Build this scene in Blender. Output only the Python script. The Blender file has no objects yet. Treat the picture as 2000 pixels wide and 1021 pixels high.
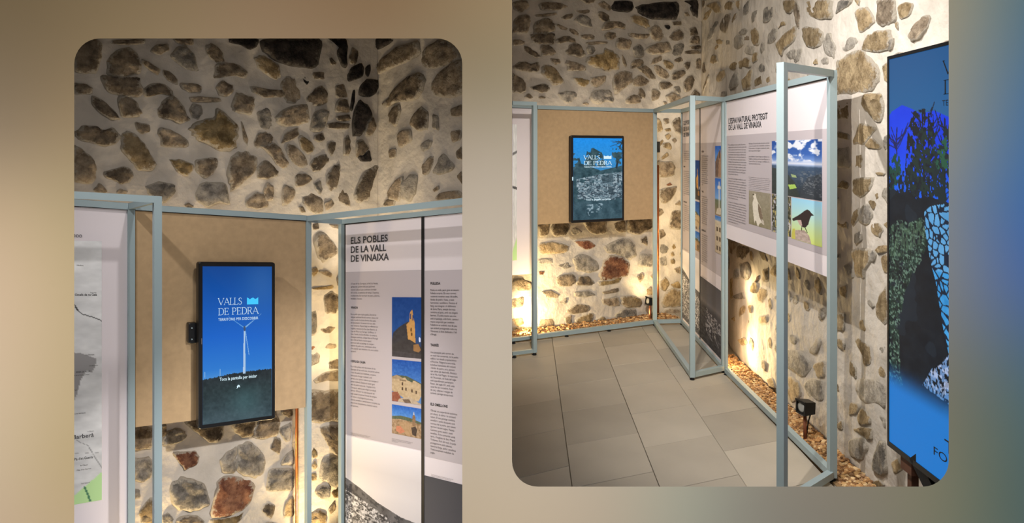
import bpy, bmesh, math, random
import numpy as np
from mathutils import Vector
from mathutils.geometry import delaunay_2d_cdt

# ------------------------------------------------------------------ camera, world, lights
SC = bpy.context.scene
COL = SC.collection
F, CX, HY, EYE = 1400.0, 1000.0, 297.0, 1.65      # focal length in pixels, principal column, horizon row, eye height
cam = bpy.data.cameras.new('camera')
cam.sensor_width = 36.0
cam.lens = 36.0 * F / 2000.0
cam.shift_y = -(510.5 - HY) / 2000.0
cam.clip_start = 0.05
cam_o = bpy.data.objects.new('camera', cam)
cam_o.location = (0, 0, EYE)
cam_o.rotation_euler = (math.pi / 2, 0, 0)
COL.objects.link(cam_o)
SC.camera = cam_o

world = bpy.data.worlds.new('world')
SC.world = world
world.use_nodes = True
world.node_tree.nodes['Background'].inputs[0].default_value = (0.985, 1.0, 1.045, 1)
world.node_tree.nodes['Background'].inputs[1].default_value = 1.27
SC.view_settings.view_transform = 'Standard'
SC.view_settings.look = 'None'
SC.view_settings.exposure = 0.0
SC.view_settings.gamma = 1.0
SC.view_settings.use_curve_mapping = False

def spot(name, loc, target, watts, color, angle=70, blend=0.6, radius=0.03):
    l = bpy.data.lights.new(name, 'SPOT')
    l.energy = watts; l.color = color; l.spot_size = math.radians(angle); l.spot_blend = blend
    l.shadow_soft_size = radius
    o = bpy.data.objects.new(name, l)
    o.location = loc
    o.rotation_euler = (Vector(target) - Vector(loc)).to_track_quat('-Z', 'Y').to_euler()
    COL.objects.link(o)
    return o
NEUTRAL = (1.0, 0.93, 0.84)
COOL = (1.0, 0.965, 0.94)
WARM = (1.0, 0.74, 0.38)
SOFT = (1.0, 0.88, 0.70)
# right room: ceiling spots, warm uplights on the floor behind the stands, unseen fills added higher up
spot('ceiling_spot', (0.31, 2.1, 2.70), (1.62, 4.1, 1.35), 190, NEUTRAL, 80, 0.8, 0.02)
spot('ceiling_spot', (0.12, 3.3, 3.3), (1.7, 3.75, 1.3), 270, COOL, 80, 0.8, 0.02)
spot('ceiling_spot', (0.2, 2.3, 2.75), (0.72, 6.4, 0.75), 500, NEUTRAL, 48, 1.0, 0.04)
spot('ceiling_spot', (0.5, 3.6, 3.4), (1.75, 6.2, 2.1), 120, NEUTRAL, 70, 1.0, 0.04)
spot('warm_spot', (0.03, 6.36, 0.07), (0.8, 6.92, 0.55), 84, WARM, 120, 1.0, 0.03)
spot('warm_spot', (1.30, 6.98, 0.07), (1.62, 7.22, 1.3), 30, WARM, 110, 1.0, 0.03)
spot('warm_spot', (1.74, 6.66, 0.95), (1.50, 7.24, 1.05), 16, WARM, 130, 1.0, 0.03)  # unseen spot added at mid height to brighten the wall strip by the panel
spot('warm_spot', (1.74, 6.66, 0.30), (1.50, 7.24, 0.6), 11, WARM, 130, 1.0, 0.03)
spot('warm_spot', (1.625, 5.66, 0.10), (1.76, 4.5, 0.40), 100, WARM, 90, 1.0, 0.03)
spot('warm_spot', (1.625, 5.66, 0.65), (1.76, 4.9, 0.55), 34, WARM, 90, 1.0, 0.03)  # unseen spot added above the floor lamp to spread its glow
spot('warm_spot', (0.10, 6.12, 0.25), (0.6, 6.55, 1.5), 52, WARM, 110, 1.0, 0.04)
spot('upper_wall_fill', (0.45, 6.56, 1.45), (0.40, 6.78, 2.5), 13, SOFT, 130, 1.0, 0.03)  # unseen fills added behind board and panel to rake the upper wall
spot('upper_wall_fill', (1.05, 6.85, 1.45), (1.00, 7.08, 2.5), 13, SOFT, 130, 1.0, 0.03)
spot('upper_wall_fill', (1.72, 6.75, 1.55), (1.80, 7.2, 2.5), 22, SOFT, 130, 1.0, 0.03)
# left room
spot('wall_spot', (-0.17, 2.12, 1.35), (-1.32, 3.98, -0.30), 225, COOL, 56, 1.0, 0.02)
spot('ceiling_spot', (-0.45, 2.15, 2.5), (-1.5, 3.9, 0.5), 52, COOL, 85, 1.0, 0.03)
spot('ceiling_spot', (-1.9, 2.2, 2.6), (-0.6, 3.8, 0.2), 92, COOL, 75, 1.0, 0.03)
spot('warm_spot', (-1.12, 4.18, -0.88), (-0.98, 4.5, 1.0), 66, WARM, 100, 1.0, 0.03)
spot('warm_spot', (-0.72, 4.2, 0.35), (-1.0, 4.58, 0.6), 24, WARM, 140, 1.0, 0.03)  # unseen fill added behind the text panel, well above the floor
spot('warm_spot', (-1.95, 3.62, -0.85), (-1.4, 4.05, 0.7), 70, WARM, 120, 1.0, 0.03)
spot('warm_spot', (-1.73, 3.36, -0.75), (-1.60, 3.60, 1.0), 42, WARM, 62, 1.0, 0.03)
spot('upper_wall_fill', (-1.35, 4.02, 0.85), (-1.42, 4.2, 1.7), 7, SOFT, 130, 1.0, 0.03)  # unseen fills added behind the stands, raking the upper stones from below
spot('upper_wall_fill', (-0.86, 4.28, 0.80), (-0.93, 4.55, 1.7), 13, SOFT, 130, 1.0, 0.03)
spot('upper_wall_fill', (-1.85, 3.58, 0.85), (-1.95, 3.75, 1.7), 5, SOFT, 130, 1.0, 0.03)

# ------------------------------------------------------------------ helpers
rng = random.Random(7)
nrng = np.random.default_rng(11)

def lin(c):
    c = np.asarray(c, float) / 255.0
    return np.where(c <= 0.04045, c / 12.92, ((c + 0.055) / 1.055) ** 2.4)
def lin4(c):
    l = lin(c); return (float(l[0]), float(l[1]), float(l[2]), 1.0)

def mat(name, color, rough=0.7, metal=0.0, noise=0.0, nscale=8.0, bump=0.0, bscale=60.0, spec=0.5):
    m = bpy.data.materials.new(name); m.use_nodes = True
    nt = m.node_tree; b = nt.nodes['Principled BSDF']
    b.inputs['Roughness'].default_value = rough; b.inputs['Metallic'].default_value = metal
    b.inputs['Specular IOR Level'].default_value = spec
    c = lin4(color)
    b.inputs['Base Color'].default_value = c
    tc = nt.nodes.new('ShaderNodeTexCoord')
    if noise:
        n = nt.nodes.new('ShaderNodeTexNoise'); n.inputs['Scale'].default_value = nscale; n.inputs['Detail'].default_value = 6
        nt.links.new(tc.outputs['Object'], n.inputs['Vector'])
        r = nt.nodes.new('ShaderNodeValToRGB')
        r.color_ramp.elements[0].position = 0.3; r.color_ramp.elements[1].position = 0.7
        r.color_ramp.elements[0].color = tuple(x * (1 - noise) for x in c[:3]) + (1,)
        r.color_ramp.elements[1].color = tuple(min(1, x * (1 + noise)) for x in c[:3]) + (1,)
        nt.links.new(n.outputs[0], r.inputs[0]); nt.links.new(r.outputs[0], b.inputs['Base Color'])
    if bump:
        n2 = nt.nodes.new('ShaderNodeTexNoise'); n2.inputs['Scale'].default_value = bscale; n2.inputs['Detail'].default_value = 8
        nt.links.new(tc.outputs['Object'], n2.inputs['Vector'])
        bp = nt.nodes.new('ShaderNodeBump'); bp.inputs['Strength'].default_value = bump; bp.inputs['Distance'].default_value = 0.02
        nt.links.new(n2.outputs[0], bp.inputs['Height']); nt.links.new(bp.outputs[0], b.inputs['Normal'])
    return m

def attr_mat(name, rough=0.6, emit=0.0, spec=0.4):
    m = bpy.data.materials.new(name); m.use_nodes = True
    nt = m.node_tree; b = nt.nodes['Principled BSDF']
    a = nt.nodes.new('ShaderNodeVertexColor'); a.layer_name = 'Col'
    b.inputs['Roughness'].default_value = rough; b.inputs['Specular IOR Level'].default_value = spec
    if emit:
        b.inputs['Roughness'].default_value = 0.45; b.inputs['Specular IOR Level'].default_value = 0.12
        b.inputs['Base Color'].default_value = (0.01, 0.01, 0.01, 1)
        nt.links.new(a.outputs[0], b.inputs['Emission Color']); b.inputs['Emission Strength'].default_value = emit
    else:
        nt.links.new(a.outputs[0], b.inputs['Base Color'])
    return m

def stone_mat(name, base, alt, lime=0.35):
    m = bpy.data.materials.new(name); m.use_nodes = True
    nt = m.node_tree; N = nt.nodes; L = nt.links; b = N['Principled BSDF']
    b.inputs['Roughness'].default_value = 0.9; b.inputs['Specular IOR Level'].default_value = 0.2
    tc = N.new('ShaderNodeTexCoord'); oi = N.new('ShaderNodeObjectInfo')
    ad = N.new('ShaderNodeVectorMath'); ad.operation = 'ADD'
    sc = N.new('ShaderNodeVectorMath'); sc.operation = 'SCALE'; sc.inputs[0].default_value = (37, 91, 53)
    L.new(oi.outputs['Random'], sc.inputs['Scale']); L.new(tc.outputs['Object'], ad.inputs[0]); L.new(sc.outputs[0], ad.inputs[1])
    n = N.new('ShaderNodeTexNoise'); n.inputs['Scale'].default_value = 16; n.inputs['Detail'].default_value = 9; n.inputs['Roughness'].default_value = 0.65
    L.new(ad.outputs[0], n.inputs['Vector'])
    r = N.new('ShaderNodeValToRGB'); r.color_ramp.elements[0].position = 0.38; r.color_ramp.elements[1].position = 0.62
    r.color_ramp.elements[0].color = lin4(base); r.color_ramp.elements[1].color = lin4(alt)
    L.new(n.outputs[0], r.inputs[0])
    hs = N.new('ShaderNodeHueSaturation')
    mr = N.new('ShaderNodeMapRange'); mr.inputs['To Min'].default_value = 0.72; mr.inputs['To Max'].default_value = 1.25
    L.new(oi.outputs['Random'], mr.inputs['Value']); L.new(mr.outputs[0], hs.inputs['Value']); L.new(r.outputs[0], hs.inputs['Color'])
    # lime mortar smears on the stone, ragged towards its bedded rim
    n2 = N.new('ShaderNodeTexNoise'); n2.inputs['Scale'].default_value = 34; n2.inputs['Detail'].default_value = 8; n2.inputs['Roughness'].default_value = 0.72
    L.new(ad.outputs[0], n2.inputs['Vector'])
    at = N.new('ShaderNodeAttribute'); at.attribute_name = 'rim'
    m1 = N.new('ShaderNodeMath'); m1.operation = 'MULTIPLY_ADD'; m1.inputs[1].default_value = 0.40; L.new(at.outputs['Fac'], m1.inputs[0]); L.new(n2.outputs[0], m1.inputs[2])
    r2 = N.new('ShaderNodeValToRGB'); r2.color_ramp.elements[0].position = 0.62; r2.color_ramp.elements[1].position = 0.74
    r2.color_ramp.elements[0].color = (0, 0, 0, 1); r2.color_ramp.elements[1].color = (lime, lime, lime, 1)
    L.new(m1.outputs[0], r2.inputs[0])
    # dark pits
    n4 = N.new('ShaderNodeTexNoise'); n4.inputs['Scale'].default_value = 55; n4.inputs['Detail'].default_value = 6; n4.inputs['Roughness'].default_value = 0.8
    L.new(ad.outputs[0], n4.inputs['Vector'])
    r4 = N.new('ShaderNodeValToRGB'); r4.color_ramp.elements[0].position = 0.30; r4.color_ramp.elements[1].position = 0.46
    r4.color_ramp.elements[0].color = (.58, .56, .54, 1); r4.color_ramp.elements[1].color = (1, 1, 1, 1)
    L.new(n4.outputs[0], r4.inputs[0])
    mu = N.new('ShaderNodeMix'); mu.data_type = 'RGBA'; mu.blend_type = 'MULTIPLY'; mu.inputs[0].default_value = 1.0
    L.new(hs.outputs[0], mu.inputs[6]); L.new(r4.outputs[0], mu.inputs[7])
    mx = N.new('ShaderNodeMix'); mx.data_type = 'RGBA'; mx.inputs[7].default_value = lin4((190, 181, 166))
    L.new(r2.outputs[0], mx.inputs[0]); L.new(mu.outputs[2], mx.inputs[6]); L.new(mx.outputs[2], b.inputs['Base Color'])
    bp = N.new('ShaderNodeBump'); bp.inputs['Strength'].default_value = 1.0; bp.inputs['Distance'].default_value = 0.035
    n3 = N.new('ShaderNodeTexNoise'); n3.inputs['Scale'].default_value = 26; n3.inputs['Detail'].default_value = 10; n3.inputs['Roughness'].default_value = 0.7
    L.new(ad.outputs[0], n3.inputs['Vector']); L.new(n3.outputs[0], bp.inputs['Height']); L.new(bp.outputs[0], b.inputs['Normal'])
    return m

STONE = {
 'b': stone_mat('stone_brown', (112, 98, 82), (180, 163, 140), 0.9),
 'd': stone_mat('stone_dark_brown', (82, 72, 62), (150, 134, 113), 0.85),
 'k': stone_mat('stone_black', (18, 17, 19), (62, 55, 52), 0.15),
 'g': stone_mat('stone_grey', (106, 101, 95), (176, 168, 156), 0.9),
 't': stone_mat('stone_tan', (132, 112, 82), (190, 168, 132), 0.9),
 'y': stone_mat('stone_ochre', (122, 101, 68), (188, 164, 120), 0.85),
 'r': stone_mat('stone_red', (94, 54, 42), (162, 116, 88), 0.85),
 'l': stone_mat('stone_pale', (146, 138, 127), (190, 182, 169), 0.9),
}
M = {
 'mortar': mat('lime_mortar', (188, 180, 169), 0.95, 0, 0.16, 6, 0.7, 14, 0.1),
 'metal': mat('blue_grey_painted_steel', (148, 165, 169), 0.42, 0.0, spec=0.5),
 'mdf': mat('fibreboard', (176, 149, 114), 0.85, 0, 0.07, 30, 0.05, 220, 0.2),
 'panel': mat('lavender_white_panel', (222, 213, 216), 0.55, spec=0.3),
 'zone': mat('pale_grey_print', (186, 177, 181), 0.55, spec=0.3),
 'ink': mat('dark_grey_ink', (58, 58, 62), 0.6),
 'inklite': mat('mid_grey_ink', (98, 94, 98), 0.6),
 'inkblack': mat('black_ink', (20, 20, 24), 0.6),
 'black': mat('black_plastic', (16, 17, 20), 0.35),
 'darkgap': mat('black_edge_strip', (18, 18, 20), 0.6),
 'rubber': mat('black_rubber', (14, 14, 14), 0.8),
 'copper': mat('copper', (196, 116, 70), 0.32, 0.9),
 'rust': mat('rusty_steel_stake', (112, 62, 36), 0.7, 0.2, 0.25, 40),
 'wood': mat('brown_wood', (92, 58, 40), 0.7, 0, 0.2, 20),
 'tile': None, 'grout': mat('grout', (138, 127, 110), 0.95, 0, 0.1, 30),
 'print': attr_mat('printed_ink', 0.6, 0, 0.2),
 'screen': attr_mat('lit_display', 0.25, 1.0, 0.5),
 'mural': attr_mat('soft_colour_wash_paint', 0.95, 0, 0.0),
 'pebble': attr_mat('gravel_pebbles', 0.9, 0, 0.2),
 'ceil': mat('plaster_ceiling', (120, 112, 100), 0.95),
 'side': mat('side_wall_plaster', (150, 140, 124), 0.95, 0, 0.08, 4),
 'frontfloor': mat('pale_screed', (196, 190, 180), 0.9, 0, 0.06, 3),
 'soil': mat('gravel_bed', (140, 112, 76), 0.95, 0, 0.2, 30),
 'lens': mat('frosted_lens', (150, 150, 146), 0.25),
 'mapgreen': mat('map_green', (176, 214, 150), 0.6),
}
def emis(name, color, s):
    m = bpy.data.materials.new(name); m.use_nodes = True
    b = m.node_tree.nodes['Principled BSDF']; b.inputs['Base Color'].default_value = (0, 0, 0, 1)
    b.inputs['Emission Color'].default_value = lin4(color); b.inputs['Emission Strength'].default_value = s
    return m
M['glowtext'] = emis('lit_white_lettering', (214, 240, 250), 1.0)
M['glowcyan'] = emis('lit_cyan_logo', (60, 200, 255), 1.0)
M['screenblack'] = emis('dark_lettering', (14, 16, 22), 0.2)

def tile_mat():
    m = mat('grey_tan_stone_tile', (173, 164, 149), 0.55, 0, 0.06, 3.0, 0.03, 40, 0.35)
    nt = m.node_tree; b = nt.nodes['Principled BSDF']; src = b.inputs['Base Color'].links[0].from_socket
    oi = nt.nodes.new('ShaderNodeObjectInfo'); mr = nt.nodes.new('ShaderNodeMapRange')
    mr.inputs['To Min'].default_value = 0.86; mr.inputs['To Max'].default_value = 1.1
    hs = nt.nodes.new('ShaderNodeHueSaturation')
    nt.links.new(oi.outputs['Random'], mr.inputs['Value']); nt.links.new(mr.outputs[0], hs.inputs['Value'])
    nt.links.new(src, hs.inputs['Color']); nt.links.new(hs.outputs[0], b.inputs['Base Color'])
    return m
M['tile'] = tile_mat()

def tag(o, label=None, cat=None, group=None, kind=None):
    if label: o['label'] = label
    if cat: o['category'] = cat
    if group: o['group'] = group
    if kind: o['kind'] = kind
    return o
def mesh_obj(name, verts, faces, m, parent=None, smooth=False):
    me = bpy.data.meshes.new(name)
    me.from_pydata([tuple(v) for v in verts], [], faces)
    bm = bmesh.new(); bm.from_mesh(me); bmesh.ops.recalc_face_normals(bm, faces=bm.faces); bm.to_mesh(me); bm.free()
    if smooth:
        me.polygons.foreach_set('use_smooth', [True] * len(me.polygons))
    me.materials.append(m)
    o = bpy.data.objects.new(name, me); COL.objects.link(o)
    if parent: o.parent = parent; o.matrix_parent_inverse = parent.matrix_world.inverted()
    return o
def empty(name, loc):
    o = bpy.data.objects.new(name, None); o.location = loc; o.empty_display_size = 0.1
    COL.objects.link(o)
    from mathutils import Matrix
    o.matrix_world = Matrix.Translation(Vector(loc))
    return o

class Plane:
    """a vertical plane: plan point o, plan direction d (rightwards), an optional slope of its rails"""
    def __init__(s, o, d, z=0.0, slope=0.0, off=0.0):
        d = Vector(d).normalized(); n = Vector((d.y, -d.x))
        if n.dot(Vector(o)) > 0: n = -n
        s.o = Vector(o) + n * off; s.d = d; s.n = n; s.z = z; s.slope = slope
    def hit(s, px, py):
        a = (px - CX) / F
        den = s.d.x - a * s.d.y
        t = (a * s.o.y - s.o.x) / den
        Y = s.o.y + t * s.d.y
        return t, EYE + (HY - py) / F * Y
    def loc(s, px, py):                    # pixel -> (u, v) with v downwards from the sloped top line
        u, z = s.hit(px, py)
        return u, s.z + s.slope * u - z
    def P(s, u, v, n=0.0):
        p = s.o + s.d * u + s.n * n
        return Vector((p.x, p.y, s.z + s.slope * u - v))
    def shift(s, off):
        q = Plane.__new__(Plane); q.o = s.o + s.n * off; q.d = s.d; q.n = s.n; q.z = s.z; q.slope = s.slope
        return q
    def at(s, px, py):                     # same plane, origin moved to this pixel
        u, z = s.hit(px, py)
        q = Plane.__new__(Plane); q.o = s.o + s.d * u; q.d = s.d; q.n = s.n; q.z = z; q.slope = s.slope
        return q

def slab(name, pl, u0, u1, v0, v1, n0, n1, m, parent=None, r=0.0, ch=0.0):
    """a slab on a plane, optionally with rounded corners r and a front chamfer ch"""
    if r <= 0:
        ring = [(u0, v0), (u1, v0), (u1, v1), (u0, v1)]
    else:
        ring = []
        for cu, cv, a0 in ((u1 - r, v0 + r, -90), (u1 - r, v1 - r, 0), (u0 + r, v1 - r, 90), (u0 + r, v0 + r, 180)):
            for k in range(5):
                a = math.radians(a0 + k * 22.5); ring.append((cu + r * math.cos(a), cv + r * math.sin(a)))
    n = len(ring); cu, cv = (u0 + u1) / 2, (v0 + v1) / 2
    vs = [pl.P(u, v, n0) for u, v in ring]
    levels = [(n1, 0.0)] if ch <= 0 else [(n1 - ch, 0.0), (n1, ch)]
    for nn, c in levels:
        for u, v in ring:
            vs.append(pl.P(u - math.copysign(c, u - cu), v - math.copysign(c, v - cv), nn))
    L = len(levels)
    fs = [list(range(n))[::-1], [L * n + i for i in range(n)]]
    for l in range(L):
        for i in range(n):
            j = (i + 1) % n
            fs.append([l * n + i, l * n + j, (l + 1) * n + j, (l + 1) * n + i])
    return mesh_obj(name, vs, fs, m, parent)

def beam(name, p, q, w, m, parent=None, h=None, side=None):
    p, q = Vector(p), Vector(q); ax = (q - p).normalized(); h = h or w
    if side is None:
        side = Vector((0, 0, 1)).cross(ax)
        if side.length < 1e-3: side = Vector((1, 0, 0))
    side = Vector(side).normalized(); up = ax.cross(side).normalized()
    vs = []
    for c in (p, q):
        for a, b in ((-1, -1), (1, -1), (1, 1), (-1, 1)):
            vs.append(c + side * (a * w / 2) + up * (b * h / 2))
    return mesh_obj(name, vs, [(0, 1, 2, 3), (4, 5, 6, 7), (0, 1, 5, 4), (1, 2, 6, 5), (2, 3, 7, 6), (3, 0, 4, 7)], m, parent)

def tube(name, pts, r, m, parent=None, seg=10):
    pts = [Vector(p) for p in pts]; vs = []; fs = []
    for i, p in enumerate(pts):
        t = (pts[min(i + 1, len(pts) - 1)] - pts[max(i - 1, 0)]).normalized()
        a = t.orthogonal().normalized(); b = t.cross(a)
        for k in range(seg):
            an = 2 * math.pi * k / seg
            vs.append(p + a * (r * math.cos(an)) + b * (r * math.sin(an)))
    for i in range(len(pts) - 1):
        for k in range(seg):
            k2 = (k + 1) % seg
            fs.append((i * seg + k, i * seg + k2, (i + 1) * seg + k2, (i + 1) * seg + k))
    fs.append(list(range(seg))); fs.append([(len(pts) - 1) * seg + k for k in range(seg)])
    return mesh_obj(name, vs, fs, m, parent, True)

# ------------------------------------------------------------------ flat prints: colour attributes painted by code on a grid
def value_noise(w, h, cx, cy, seed, octaves=3):
    g = np.random.default_rng(seed); out = np.zeros((h, w)); amp = 1.0; tot = 0
    for k in range(octaves):
        nx, ny = max(2, int(cx * 2 ** k) + 2), max(2, int(cy * 2 ** k) + 2)
        a = g.random((ny, nx))
        xs = np.linspace(0, nx - 1.001, w); ys = np.linspace(0, ny - 1.001, h)
        x0 = xs.astype(int); y0 = ys.astype(int); fx = xs - x0; fy = ys - y0
        fx = fx * fx * (3 - 2 * fx); fy = fy * fy * (3 - 2 * fy)
        r0 = a[y0][:, x0] * (1 - fx) + a[y0][:, x0 + 1] * fx
        r1 = a[y0 + 1][:, x0] * (1 - fx) + a[y0 + 1][:, x0 + 1] * fx
        out += amp * (r0 * (1 - fy)[:, None] + r1 * fy[:, None]); tot += amp; amp *= 0.5
    return out / tot

class Raster:
    def __init__(s, pl, u0, u1, v0, v1, w, h, c=(128, 128, 128)):
        s.pl, s.u0, s.u1, s.v0, s.v1, s.w, s.h = pl, u0, u1, v0, v1, w, h
        s.a = np.ones((h, w, 3)) * np.array(c, float)
        s.x, s.y = np.meshgrid(np.linspace(0, 1, w), np.linspace(0, 1, h))
        s.all = np.ones((h, w), bool)
    def grad(s, stops, mask=None, axis='y'):
        t = s.y if axis == 'y' else s.x
        ps = [p for p, c in stops]
        col = np.stack([np.interp(t, ps, [c[i] for p, c in stops]) for i in range(3)], -1)
        m = s.all if mask is None else mask
        s.a[m] = col[m]; return s
    def mix(s, mask, c, al=1.0):
        wgt = (mask.astype(float) * al)[..., None]
        s.a = s.a * (1 - wgt) + np.array(c, float) * wgt; return s
    def inside(s, pts):
        r = np.zeros((s.h, s.w), bool); n = len(pts)
        for i in range(n):
            (x1, y1), (x2, y2) = pts[i], pts[(i + 1) % n]
            if y1 == y2: continue
            c = ((s.y < y1) != (s.y < y2)) & (s.x < (x2 - x1) * (s.y - y1) / (y2 - y1) + x1)
            r ^= c
        return r
    def px(s, pts):
        o = []
        for x, y in pts:
            u, v = s.pl.loc(x, y); o.append(((u - s.u0) / (s.u1 - s.u0), (v - s.v0) / (s.v1 - s.v0)))
        return o
    def poly(s, pts, c, al=1.0): return s.mix(s.inside(pts), c, al)
    def line(s, pts, wd, c, al=1.0, asp=1.0):
        d = np.full((s.h, s.w), 9.0)
        for (x1, y1), (x2, y2) in zip(pts[:-1], pts[1:]):
            dx, dy = (x2 - x1), (y2 - y1) * asp
            t = np.clip(((s.x - x1) * dx + (s.y - y1) * asp * dy) / (dx * dx + dy * dy + 1e-9), 0, 1)
            d = np.minimum(d, np.hypot(s.x - x1 - t * dx, (s.y - y1) * asp - t * dy))
        return s.mix(d < wd, c, al)
    def noise(s, cx, cy, amp, seed, mask=None, oc=4):
        n = (value_noise(s.w, s.h, cx, cy, seed, oc) - 0.5) * 2 * amp
        m = s.all if mask is None else mask
        s.a[m] += n[m][:, None]; return s
    def speckle(s, cx, cy, thr, c, seed, mask=None, al=1.0, oc=2):
        n = value_noise(s.w, s.h, cx, cy, seed, oc); m = n > thr
        if mask is not None: m &= mask
        return s.mix(m, c, al)
    def build(s, name, m, parent=None, n=0.0016, th=0.0012):
        w, h = s.w, s.h
        us = np.linspace(s.u0, s.u1, w); vs = np.linspace(s.v0, s.v1, h)
        U, V = np.meshgrid(us, vs); p = s.pl
        X = p.o.x + p.d.x * U + p.n.x * n; Y = p.o.y + p.d.y * U + p.n.y * n; Z = p.z + p.slope * U - V
        co = np.stack([X, Y, Z], -1).reshape(-1, 3)
        i = np.arange(w * h).reshape(h, w)
        q = np.stack([i[:-1, :-1], i[1:, :-1], i[1:, 1:], i[:-1, 1:]], -1).reshape(-1, 4)
        a = np.concatenate([lin(np.clip(s.a, 0, 255)).reshape(-1, 3), np.ones((w * h, 1))], 1)
        # back of the sheet: four corners and the rim
        b = np.array([p.P(s.u0, s.v0, n - th), p.P(s.u1, s.v0, n - th), p.P(s.u1, s.v1, n - th), p.P(s.u0, s.v1, n - th)])
        B = w * h; cs = [i[0, 0], i[0, -1], i[-1, -1], i[-1, 0]]
        rim = [(cs[k], cs[(k + 1) % 4], B + (k + 1) % 4, B + k) for k in range(4)] + [(B, B + 1, B + 2, B + 3)]
        q = np.concatenate([q, np.array(rim)])
        co = np.concatenate([co, b]); a = np.concatenate([a, np.tile(a[:1], (4, 1))])
        me = bpy.data.meshes.new(name)
        me.vertices.add(len(co)); me.vertices.foreach_set('co', co.ravel())
        me.loops.add(q.size); me.loops.foreach_set('vertex_index', q.ravel().astype(np.int32))
        me.polygons.add(len(q)); me.polygons.foreach_set('loop_start', np.arange(0, q.size, 4, dtype=np.int32))
        me.polygons.foreach_set('loop_total', np.full(len(q), 4, np.int32))
        me.update(calc_edges=True)
        at = me.color_attributes.new('Col', 'FLOAT_COLOR', 'POINT'); at.data.foreach_set('color', a.ravel())
        me.materials.append(m)
        o = bpy.data.objects.new(name, me); COL.objects.link(o)
        if parent: o.parent = parent; o.matrix_parent_inverse = parent.matrix_world.inverted()
        return o

def raster_px(pl, tl, br, w, h, c=(128, 128, 128)):
    u0, v0 = pl.loc(*tl); u1, v1 = pl.loc(*br)
    return Raster(pl, u0, u1, v0, v1, w, h, c)

# ------------------------------------------------------------------ lettering
_cache = {}
def glyph_mesh(txt, bold, res):
    key = (txt, bold, res)
    if key in _cache: return _cache[key]
    cu = bpy.data.curves.new('t', 'FONT'); cu.body = txt; cu.size = 1.0; cu.offset = bold; cu.resolution_u = res; cu.fill_mode = 'FRONT'
    o = bpy.data.objects.new('t', cu)
    me = bpy.data.meshes.new_from_object(o)
    v = [tuple(p.co) for p in me.vertices]; f = [tuple(p.vertices) for p in me.polygons]
    bpy.data.objects.remove(o); bpy.data.curves.remove(cu); bpy.data.meshes.remove(me)
    _cache[key] = (v, f)
    return v, f
CAP = max(p[1] for p in glyph_mesh('H', 0.0, 1)[0])
def text(name, pl, lines, u, v, cap, step, m, parent, widths=None, maxw=None, bold=0.0, n=0.0022, res=2, squeeze=1.0):
    """lines of lettering lying on a plane; v is the first baseline, cap the capital height, step the line pitch"""
    V, Fc = [], []
    for i, t in enumerate(lines):
        if not t.strip(): continue
        gv, gf = glyph_mesh(t, bold, res)
        if not gv: continue
        x0 = min(p[0] for p in gv); x1 = max(p[0] for p in gv); k = cap / CAP
        kx = k * squeeze
        if widths and widths[i]: kx = widths[i] / (x1 - x0)
        elif maxw and (x1 - x0) * kx > maxw: kx = maxw / (x1 - x0)
        b = len(V)
        V += [pl.P(u + (p[0] - x0) * kx, v + i * step - p[1] * k, n) for p in gv]
        Fc += [[b + j for j in f] for f in gf]
    return mesh_obj(name, V, Fc, m, parent)

def words(name, pl, t, u, v, cap, width, m, parent, bold=0.0, n=0.0022, res=3):
    """a headline: one piece of lettering for each word"""
    gv, gf = glyph_mesh(t, bold, res); x0 = min(p[0] for p in gv); x1 = max(p[0] for p in gv); kx = width / (x1 - x0); k = cap / CAP
    ws = t.split(' '); ends = [max(p[0] for p in glyph_mesh(' '.join(ws[:i + 1]), bold, res)[0]) + 0.02 for i in range(len(ws))]
    for i in range(len(ws)):
        lo = ends[i - 1] if i else -9e9
        fs = [f for f in gf if lo < gv[f[0]][0] <= ends[i]]
        ids = sorted({j for f in fs for j in f}); mp = {j: q for q, j in enumerate(ids)}
        mesh_obj(name, [pl.P(u + (gv[j][0] - x0) * kx, v - gv[j][1] * k, n) for j in ids], [[mp[j] for j in f] for f in fs], m, parent)

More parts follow.
